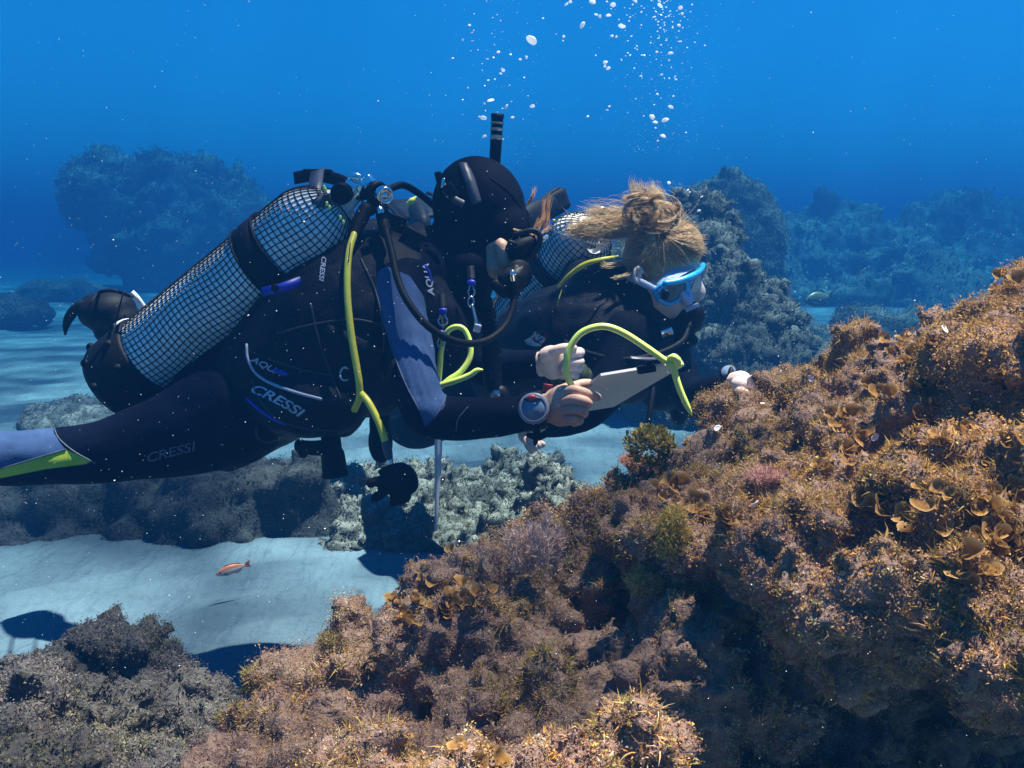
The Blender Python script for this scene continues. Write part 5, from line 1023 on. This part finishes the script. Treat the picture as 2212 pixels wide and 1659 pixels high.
fan_colony('golden funnel-shaped fan algae under the ledge nearest the slate', [(1475, 1075, 12), (1495, 1100, 10), (1440, 1060, 14)], .019, 7)
fan_colony('pair of brown curled fan algae on the dark ledge lip', [(1565, 1125, 12), (1525, 1120, 8)], .018, 5)
fan_colony('ochre fan algae colony cascading down the right-hand ledge', [(1960, 1120, 28), (2030, 1130, 30), (2090, 1090, 30), (2140, 1150, 26), (2010, 1080, 26), (1900, 1100, 18)], .017, 7)
fan_colony('ochre fan algae hanging over the dark hollow at far right', [(2080, 1210, 18), (2120, 1240, 14), (2160, 1180, 18), (2190, 1080, 20)], .016, 6)
fan_colony('curly golden fan algae on the highest corner of the reef', [(2100, 595, 18), (2150, 605, 22), (2190, 600, 20), (2130, 625, 18), (2090, 620, 10)], .015, 7)
fan_colony('large brown fan algae ruffles on the shaded notch of the crest', [(1950, 705, 18), (1970, 735, 16), (1930, 730, 14), (1990, 770, 14), (1945, 770, 12)], .018, 6)
fan_colony('orange fan algae row along the slope below the notch', [(1880, 840, 16), (1930, 850, 18), (1980, 860, 18), (2000, 890, 14)], .015, 6)
fan_colony('bright yellow-orange fan algae ruffle in the middle of the slope', [(1830, 920, 14), (1850, 940, 12), (1815, 905, 8)], .016, 6)
fan_colony('small fan algae cups around the dark pit on the upper slope', [(1780, 985, 16), (1740, 1000, 14), (1800, 1010, 14), (1820, 975, 12), (1700, 960, 14)], .012, 5)
fan_colony('small brown fan algae along the left rim of the lower shelf', [(835, 1292, 10), (860, 1310, 14), (900, 1290, 14), (880, 1340, 12), (930, 1262, 12)], .013, 6)
fan_colony('dull brown fan algae cups in the middle of the lower shelf', [(985, 1290, 14), (1010, 1310, 14), (960, 1325, 10), (1040, 1280, 12)], .014, 6)
fan_colony('tiny pale fan algae on the rim between shelf and ledge', [(1180, 1115, 12), (1220, 1105, 10), (1250, 1110, 10), (965, 1180, 8), (1200, 1170, 10), (1265, 1180, 10)], .011, 4)
fan_colony('brown fan algae patch at the bottom edge of the picture', [(1030, 1630, 20), (1060, 1640, 18)], .012, 6)
fan_colony('yellowish fan algae scattered over the right end of the slope', [(2060, 950, 25), (2120, 900, 25), (2170, 960, 22), (2000, 960, 20), (2180, 850, 20)], .013, 5)

def bush(label, c, d, rx, rz, n, leaf, cols, kind, dirs=(0, 0, 1)):
    """a clump: many leaflets in an uneven ball on short stalks"""
    h_ = reef_hit(c[0], c[1]); ctr = np.array(h_[0] + (h_[1] if h_[1].dot(h_[0] - CAM) < 0 else -h_[1]) * rz * .3 + Vector((0, 0, rz * .4))) if h_ is not None and h_[2] < 2 else np.array(P(*c, d)); root = empty('bushy_algae', ctr - np.array([0, 0, rz]), label, 'algae')
    u = rng.normal(size=(n, 3)); u /= np.linalg.norm(u, axis=1)[:, None]; r = rng.uniform(.55, 1, (n, 1)) ** .6 * (1 + .22 * fbm(u, 2.2, 2, n))[:, None]
    p = ctr + u * r * np.array([rx, rx * .9, rz]); cc = np.array(cols)[rng.integers(len(cols), size=n)] * rng.uniform(.7, 1.2, (n, 1))
    if kind == 'leaf':                                    # rounded leaflets
        V, F, C = [], [], []
        for i in range(n):
            q = Vector(u[i] + rng.normal(0, .5, 3) + np.array([0, 0, .4])).to_track_quat('Z', 'Y').to_matrix(); s = leaf * rng.uniform(.6, 1.3); o = len(V)
            for x, y, z in ((0, 0, -1.2), (-.5, .1, -.2), (.5, .1, -.2), (-.62, .25, .5), (.62, .25, .5), (-.3, .3, 1), (.3, .3, 1), (0, -.12, .1)): V.append(p[i] + np.array(q @ Vector((x * s, y * s, z * s))))
            F += [(o, o + 2, o + 7), (o, o + 7, o + 1), (o + 1, o + 7, o + 3), (o + 2, o + 4, o + 7), (o + 3, o + 7, o + 5), (o + 4, o + 6, o + 7), (o + 5, o + 7, o + 6)]; C += [cc[i]] * 8
        V, F, C = np.array(V), np.array(F), np.array(C)
    else:                                                 # forked twigs
        nv = u * .7 + np.array(dirs); nv /= np.linalg.norm(nv, axis=1)[:, None]
        V, F, C = tufts(p, nv, np.full(n, leaf * .75), np.full(n, leaf * .055), 12, 1.1, cc, 2, up=.3, curl=1.6)
    soup('fronds', [(V, F, C)], M_alga, root, 'dense small fronds')
    k0 = Vector(ctr); h = REEF_BVH.find_nearest(k0)[0]
    mk('stalk', tube([tuple(h) + (.004,), tuple((h + k0) / 2) + (.004,), tuple(k0) + (.003,)], 8, 8), M_alga2, root)
M_alga2 = simple('stalk', (.25, .16, .06), .9, 0, .3, 80)
bush('rounded olive-yellow leafy algae clump on the tip of the ledge', (1404, 962), 1.47, .038, .030, 900, .0042, [(.42, .34, .08), (.52, .40, .12), (.34, .28, .06)], 'leaf')
bush('golden twiggy algae tuft rising from the dark recess', (1462, 1162), 1.13, .017, .026, 170, .010, [(.72, .52, .12), (.80, .60, .18), (.62, .42, .08)], 'twig')
bush('golden twiggy algae tuft lower left in the recess', (1443, 1188), 1.13, .014, .018, 90, .009, [(.70, .50, .12), (.62, .42, .08)], 'twig')
bush('olive mossy algae tuft on the sunlit shelf', (1395, 1275), 1.14, .022, .018, 160, .010, [(.55, .42, .12), (.62, .46, .16)], 'twig')
bush('pale pink soft algae tuft on the upper slope', (1655, 1032), 1.09, .024, .007, 150, .009, [(.70, .38, .30), (.66, .42, .34)], 'twig')
bush('reddish soft algae tuft at the cut end of the ledge', (1365, 1002), 1.30, .018, .010, 110, .009, [(.62, .28, .18), (.70, .40, .26)], 'twig')
bush('dark plum algae ball below the leafy clump', (1405, 1035), 1.23, .022, .018, 230, .007, [(.20, .12, .12), (.28, .18, .16)], 'twig')
#bush('spiky brown algae on the left rim of the lower shelf', (560, 1395), 1.24, .026, .03, 200, .012, [(.26, .18, .15), (.34, .24, .19)], 'twig')
bush('green-brown mossy algae patch on the near shelf', (735, 1395), 1.10, .028, .014, 200, .010, [(.36, .27, .11), (.32, .23, .10)], 'twig')
# pale feathery tuft
ft = empty('feathery_algae', P(1155, 1230, 1.28), 'tall pale feathery algae tuft standing on the lower shelf', 'algae')
V, F, C = [], [], []
for i in range(17):
    bx = 1110 + i * 5.6 + random.gauss(0, 6); by = 1225 + random.gauss(0, 10); tx = bx + random.gauss(0, 7) + (i - 8) * 2.2; ty = by - random.uniform(55, 95); d0 = 1.25 + random.uniform(-.03, .04)
    a, b = P(bx, by, d0), P(tx, ty, d0 + random.gauss(0, .012)); ax = b - a; n_ = 46
    tpos = rng.random(n_); cen = np.array(a) + np.array(ax) * tpos[:, None] + rng.normal(0, .0032, (n_, 3)) * (1 - .5 * tpos[:, None])
    c_ = np.repeat([[.86, .62, .50]], n_, 0) * (1 - .25 * (1 - tpos[:, None])) * rng.uniform(.8, 1.1, (n_, 1)); dirv = np.repeat([np.array(ax.normalized())], n_, 0)
    v, f, c = tufts(cen, dirv, np.full(n_, .010), np.full(n_, .0008), 5, .55, c_, 1, up=0); o = link('frond', me_from('frond', v, f), M_alga, ft, False); set_col(o.data, np.clip(c, 0, 1))
# bleached shell fragments caught in the turf
M_shell = simple('shell', (.85, .82, .80), .35, 0, .08, 120, .1)
for i, (px, py, s) in enumerate([(1393, 1020, .011), (1396, 1030, .008), (1452, 1022, .009), (1548, 1009, .010), (1636, 1103, .013), (1645, 878, .010), (1668, 879, .009), (1634, 896, .010), (1546, 932, .012), (1560, 925, .010), (1720, 990, .010), (1745, 1000, .009), (820, 1310, .008), (1010, 1235, .007), (640, 1532, .006), (1890, 948, .012), (1750, 820, .010), (1800, 810, .009), (2035, 720, .011), (1995, 665, .010)]):
    h = reef_hit(px, py)
    if h is None: continue
    n = h[1] if h[1].dot(h[0] - CAM) < 0 else -h[1]
    s *= .5; bowl = [(r, .45 * r * r + .05 * math.sin(i + r * 4)) for r in np.linspace(.02, 1, 5)]; v, f = lathe(bowl, 12); v = v * s * np.array([1, .65, 1]) * (1 + .3 * noise3(v, 2.0, i))[:, None]
    v2_, f2_ = lathe([(r, z + .07) for r, z in bowl[::-1]], 12); v2_ = v2_ * s * np.array([1, .65, 1])
    fr = Matrix.Translation(h[0] + n * s * .75) @ (n + Vector((random.gauss(0, .6), random.gauss(0, .4), random.gauss(.3, .5)))).to_track_quat('Z', 'Y').to_matrix().to_4x4() @ Matrix.Rotation(i * 1.3, 4, 'Z')
    vv, ff = join([(v, f), (v2_, f2_)]); rim = [(48 + j, 48 + (j + 1) % 12, 60 + (j + 1) % 12, 60 + j) for j in range(12)]
    o = link('shell_fragment', me_from('shell_fragment', apply(fr, vv), ff + rim), M_shell); tag(o, 'small white shell fragment caught in the reef turf', 'shell', 'shell fragments on the reef')

# ------------------------------------------------------------------ fish
M_fish = attr_mat('fish_skin', .4, .4, 0, .1)
def fish(label, head_px, tail_px, d, dd, deep, top_c, belly_c, band=None, group=None):
    a, b = np.array(P(*head_px, d)), np.array(P(*tail_px, d + dd)); L = np.linalg.norm(b - a); t = (b - a) / L; upv = np.array([0, 0, 1.]) - t * t[2]; upv /= np.linalg.norm(upv); sd = np.cross(t, upv)
    root = empty('fish', (a + b) / 2, label, 'fish'); V, C, F = [], [], []; prof = [(0, .05), (.06, .38), (.16, .72), (.3, .96), (.42, 1), (.55, .88), (.68, .62), (.78, .36), (.84, .26)]; seg = 14
    for s, h in prof:
        for j in range(seg):
            q = 2 * math.pi * j / seg; y = math.sin(q); V.append(a + t * L * s + upv * (deep * L * h * y * (1.05 if y > 0 else .92)) + sd * (deep * L * .46 * h * math.cos(q)))
            c = np.array(top_c if y > .15 else (band if band is not None and y > -.35 else belly_c)); C.append(c)
    for i in range(len(prof) - 1):
        for j in range(seg): F.append((i * seg + j, i * seg + (j + 1) % seg, (i + 1) * seg + (j + 1) % seg, (i + 1) * seg + j))
    F.append(tuple(range(seg))[::-1]); me = me_from('body', np.array(V), F); set_col(me, np.array(C)); link('body', me, M_fish, root)
    def finm(name, pts, c, th=.004):
        P3 = [a + t * L * x + upv * (deep * L * y) for x, y in pts]; n = len(pts); vv = np.array([p + sd * L * th for p in P3] + [p - sd * L * th for p in P3])
        m_ = me_from(name, vv, [tuple(range(n)), tuple(range(2 * n - 1, n - 1, -1))] + [(i, n + i, n + (i + 1) % n, (i + 1) % n) for i in range(n)]); set_col(m_, np.repeat([c], 2 * n, 0)); link(name, m_, M_fish, root, False)
    finm('tail_fin', [(.80, .2), (.90, .55), (1.0, .8), (.965, .1), (1.0, -.7), (.90, -.5), (.80, -.2)], np.array(top_c) * .8)
    finm('dorsal_fin', [(.22, .80), (.30, 1.25), (.50, 1.15), (.70, .85), (.74, .45), (.5, .8)], np.array(top_c) * .9); finm('anal_fin', [(.50, -.75), (.58, -1.05), (.72, -.75), (.74, -.4)], np.array(belly_c) * .8)
    e = a + t * L * .12 + upv * deep * L * .22; s_ = sd if sd @ np.array(FW) < 0 else -sd; mk('eye', ellip(e + s_ * deep * L * .24, (L * .022,) * 3), M_plast, root); mk('pectoral_fin', ribbon([e + t * L * .10 - upv * deep * L * .5 + s_ * deep * L * .4, e + t * L * .2 - upv * deep * L * .75 + s_ * deep * L * .55], L * .05, L * .004, 6, side=tuple(upv)), M_strap, root)
fish('small red-brown fish with white belly gliding over the sand', (466, 1242), (541, 1217), 2.7, .05, .15, (.75, .22, .10), (.85, .5, .4), (.95, .90, .90))
fish('blue-grey fish with yellow back hovering at right', (1738, 652), (1800, 640), 8.5, .15, .20, (.10, .11, .06), (.09, .13, .20), (.10, .13, .14))
fish('tiny slender pale fish swimming upward at right', (1870, 578), (1845, 612), 4.6, .02, .07, (.40, .46, .42), (.55, .58, .55))

# ------------------------------------------------------------------ bubbles
k = NT('bubble'); k.set(Base_Color=(.95, .97, 1, 1), Roughness=.12); k.b.inputs['Specular IOR Level'].default_value = 1.0; nz = k.noise(k.coord(), 300, 2); k.bump(nz.outputs[0], .3, .002); tl = k.n('BsdfTranslucent'); tl.inputs[0].default_value = (.98, .98, 1, 1); mx = k.n('MixShader'); mx.inputs[0].default_value = .5; k.l(k.b.outputs[0], mx.inputs[1]); k.l(tl.outputs[0], mx.inputs[2]); k.l(mx.outputs[0], k.out.inputs[0]); M_bub = k.m  # white body colour stands in for sun glints on the air
def bubble_mesh(seed):
    rg = np.random.default_rng(seed); V = ICO_V * np.array([1, 1, .85]); V = V * (1 + .16 * noise3(ICO_V, 1.3, seed) + .05 * noise3(ICO_V, 3.5, seed + 3))[:, None]; V[:, 2] = np.where(V[:, 2] < 0, V[:, 2] * .6, V[:, 2])
    me = me_from('bubble', V, ICO_F); me.materials.append(M_bub); me.polygons.foreach_set('use_smooth', np.ones(len(ICO_F), dtype=bool)); return me
BUB = [bubble_mesh(i) for i in range(8)]
bz = lambda x, y: ((1600 + x * .5877) * .553, y * .5877 * .553)
big = [(810, 268, 24), (398, 168, 6), (415, 218, 5), (590, 348, 8), (622, 468, 8), (605, 490, 6), (735, 395, 7), (540, 668, 11), (497, 688, 6), (645, 710, 9), (816, 706, 9), (490, 786, 14), (465, 778, 6), (684, 780, 7), (497, 908, 8), (1150, 168, 14), (1240, 98, 7), (1265, 108, 7), (1322, 104, 11), (1410, 175, 13), (1352, 32, 12), (1042, 28, 7), (1068, 12, 8), (1215, 14, 15), (1495, 4, 11), (1665, 38, 11), (1800, 52, 10), (1345, 240, 7), (1374, 245, 5), (1302, 416, 11), (1320, 455, 9), (1298, 440, 6), (1735, 355, 10), (1735, 712, 12), (1610, 780, 13), (1632, 814, 11), (1700, 800, 14), (1684, 906, 12), (1650, 936, 5), (1647, 626, 6), (1770, 528, 6), (1790, 170, 8), (1812, 92, 7), (1025, 242, 6), (1020, 272, 4), (887, 122, 5), (354, 265, 5), (1184, 774, 5), (1328, 708, 5), (1310, 733, 6), (1724, 1216, 7), (1848, 1265, 6), (1675, 497, 6), (1644, 345, 6), (1408, 398, 5), (558, 383, 5), (517, 393, 5), (777, 376, 5), (776, 388, 4)]
def bubble(px, py, r, d):
    o = bpy.data.objects.new('bubble', BUB[random.randrange(len(BUB))]); col.objects.link(o); o.location = P(px, py, d); s = r / FPX * d; o.scale = (s * random.uniform(.9, 1.4), s, s * random.uniform(.7, 1.0)); o.rotation_euler = (random.gauss(0, .3), random.gauss(0, .45), random.uniform(0, 6.28))
    tag(o, 'silvery air bubble rising in the water above the divers', 'bubble', 'air bubbles rising from the divers')
for x, y, r in big: q = bz(x, y); bubble(q[0], q[1], r * .52, 2.35 + random.gauss(0, .12))
for a, b, r in ((1510, 455, 4), (1516, 425, 2.5), (1500, 480, 2), (1490, 415, 2)): bubble(a, b, r, 2.45)
for _ in range(150):
    t = random.random(); x = random.gauss(1655, 130) if t < .8 else random.gauss(560, 120); y = abs(random.gauss(0, 330)) if t < .8 else random.uniform(0, 1050); q = bz(x, y); bubble(q[0], q[1], random.uniform(1.0, 2.3), 2.4 + random.gauss(0, .15))
# specks drifting in the water: nobody could count them
def specks():
    n = 3800; d = rng.uniform(.5, 3.2, n); px, py = rng.uniform(-20, 2232, n), np.where(rng.random(n) < .12, rng.uniform(0, 450, n), rng.uniform(450, 1680, n))
    # finer bubbles in the rising columns
    m = 900; d = np.concatenate([d, rng.normal(2.4, .15, m)]); g = rng.random(m) < .75; px = np.concatenate([px, np.where(g, rng.normal(1430, 60, m), rng.normal(1080, 60, m))]); py = np.concatenate([py, np.where(g, rng.uniform(0, 330, m), rng.uniform(0, 400, m))])
    pos = np.array(CAM) + np.array(FW) * d[:, None] + np.array(RT) * ((px - 1106) / FPX * d)[:, None] + np.array(UP) * ((829.5 - py) / FPX * d)[:, None]
    s = (rng.gamma(2.0, .00011, len(d)) + .0001) * np.sqrt(d / 1.5)
    tet = np.array([(1, 1, 1), (-1, -1, 1), (-1, 1, -1), (1, -1, -1)]) * .8; rot = rng.normal(size=(len(d), 1, 3)) * .5
    V = pos[:, None] + (tet[None] + rot) * s[:, None, None]; F = (np.arange(len(d)) * 4)[:, None, None] + np.array([[0, 1, 2], [0, 3, 1], [0, 2, 3], [1, 3, 2]])[None]
    tag(link('floating_specks', me_from('floating_specks', V.reshape(-1, 3), F.reshape(-1, 3)), M_shell, None, False), 'fine pale specks drifting in the water', kind='stuff')
specks()
# ------------------------------------------------------------------ the water itself
def build_haze():
    bm = bmesh.new(); bmesh.ops.create_cube(bm, size=1)
    for v in bm.verts: v.co = Vector((v.co.x * 200, v.co.y * 200, -1.2 if v.co.z < 0 else 3.4))
    me = bpy.data.meshes.new('haze'); bm.to_mesh(me); bm.free()
    m = bpy.data.materials.new('sea_water'); m.use_nodes = True; t = m.node_tree; t.nodes.clear()
    o = t.nodes.new('ShaderNodeOutputMaterial'); v = t.nodes.new('ShaderNodeVolumePrincipled'); t.links.new(v.outputs[0], o.inputs['Volume'])
    v.inputs['Density'].default_value = 0.36; v.inputs['Color'].default_value = (0.003, 0.0205, 0.056, 1)
    v.inputs['Absorption Color'].default_value = (0.27, 0.66, 0.77, 1); v.inputs['Anisotropy'].default_value = 0.25
    tag(link('haze', me, m, smooth=False), 'clear blue sea water', kind='stuff')
build_haze()
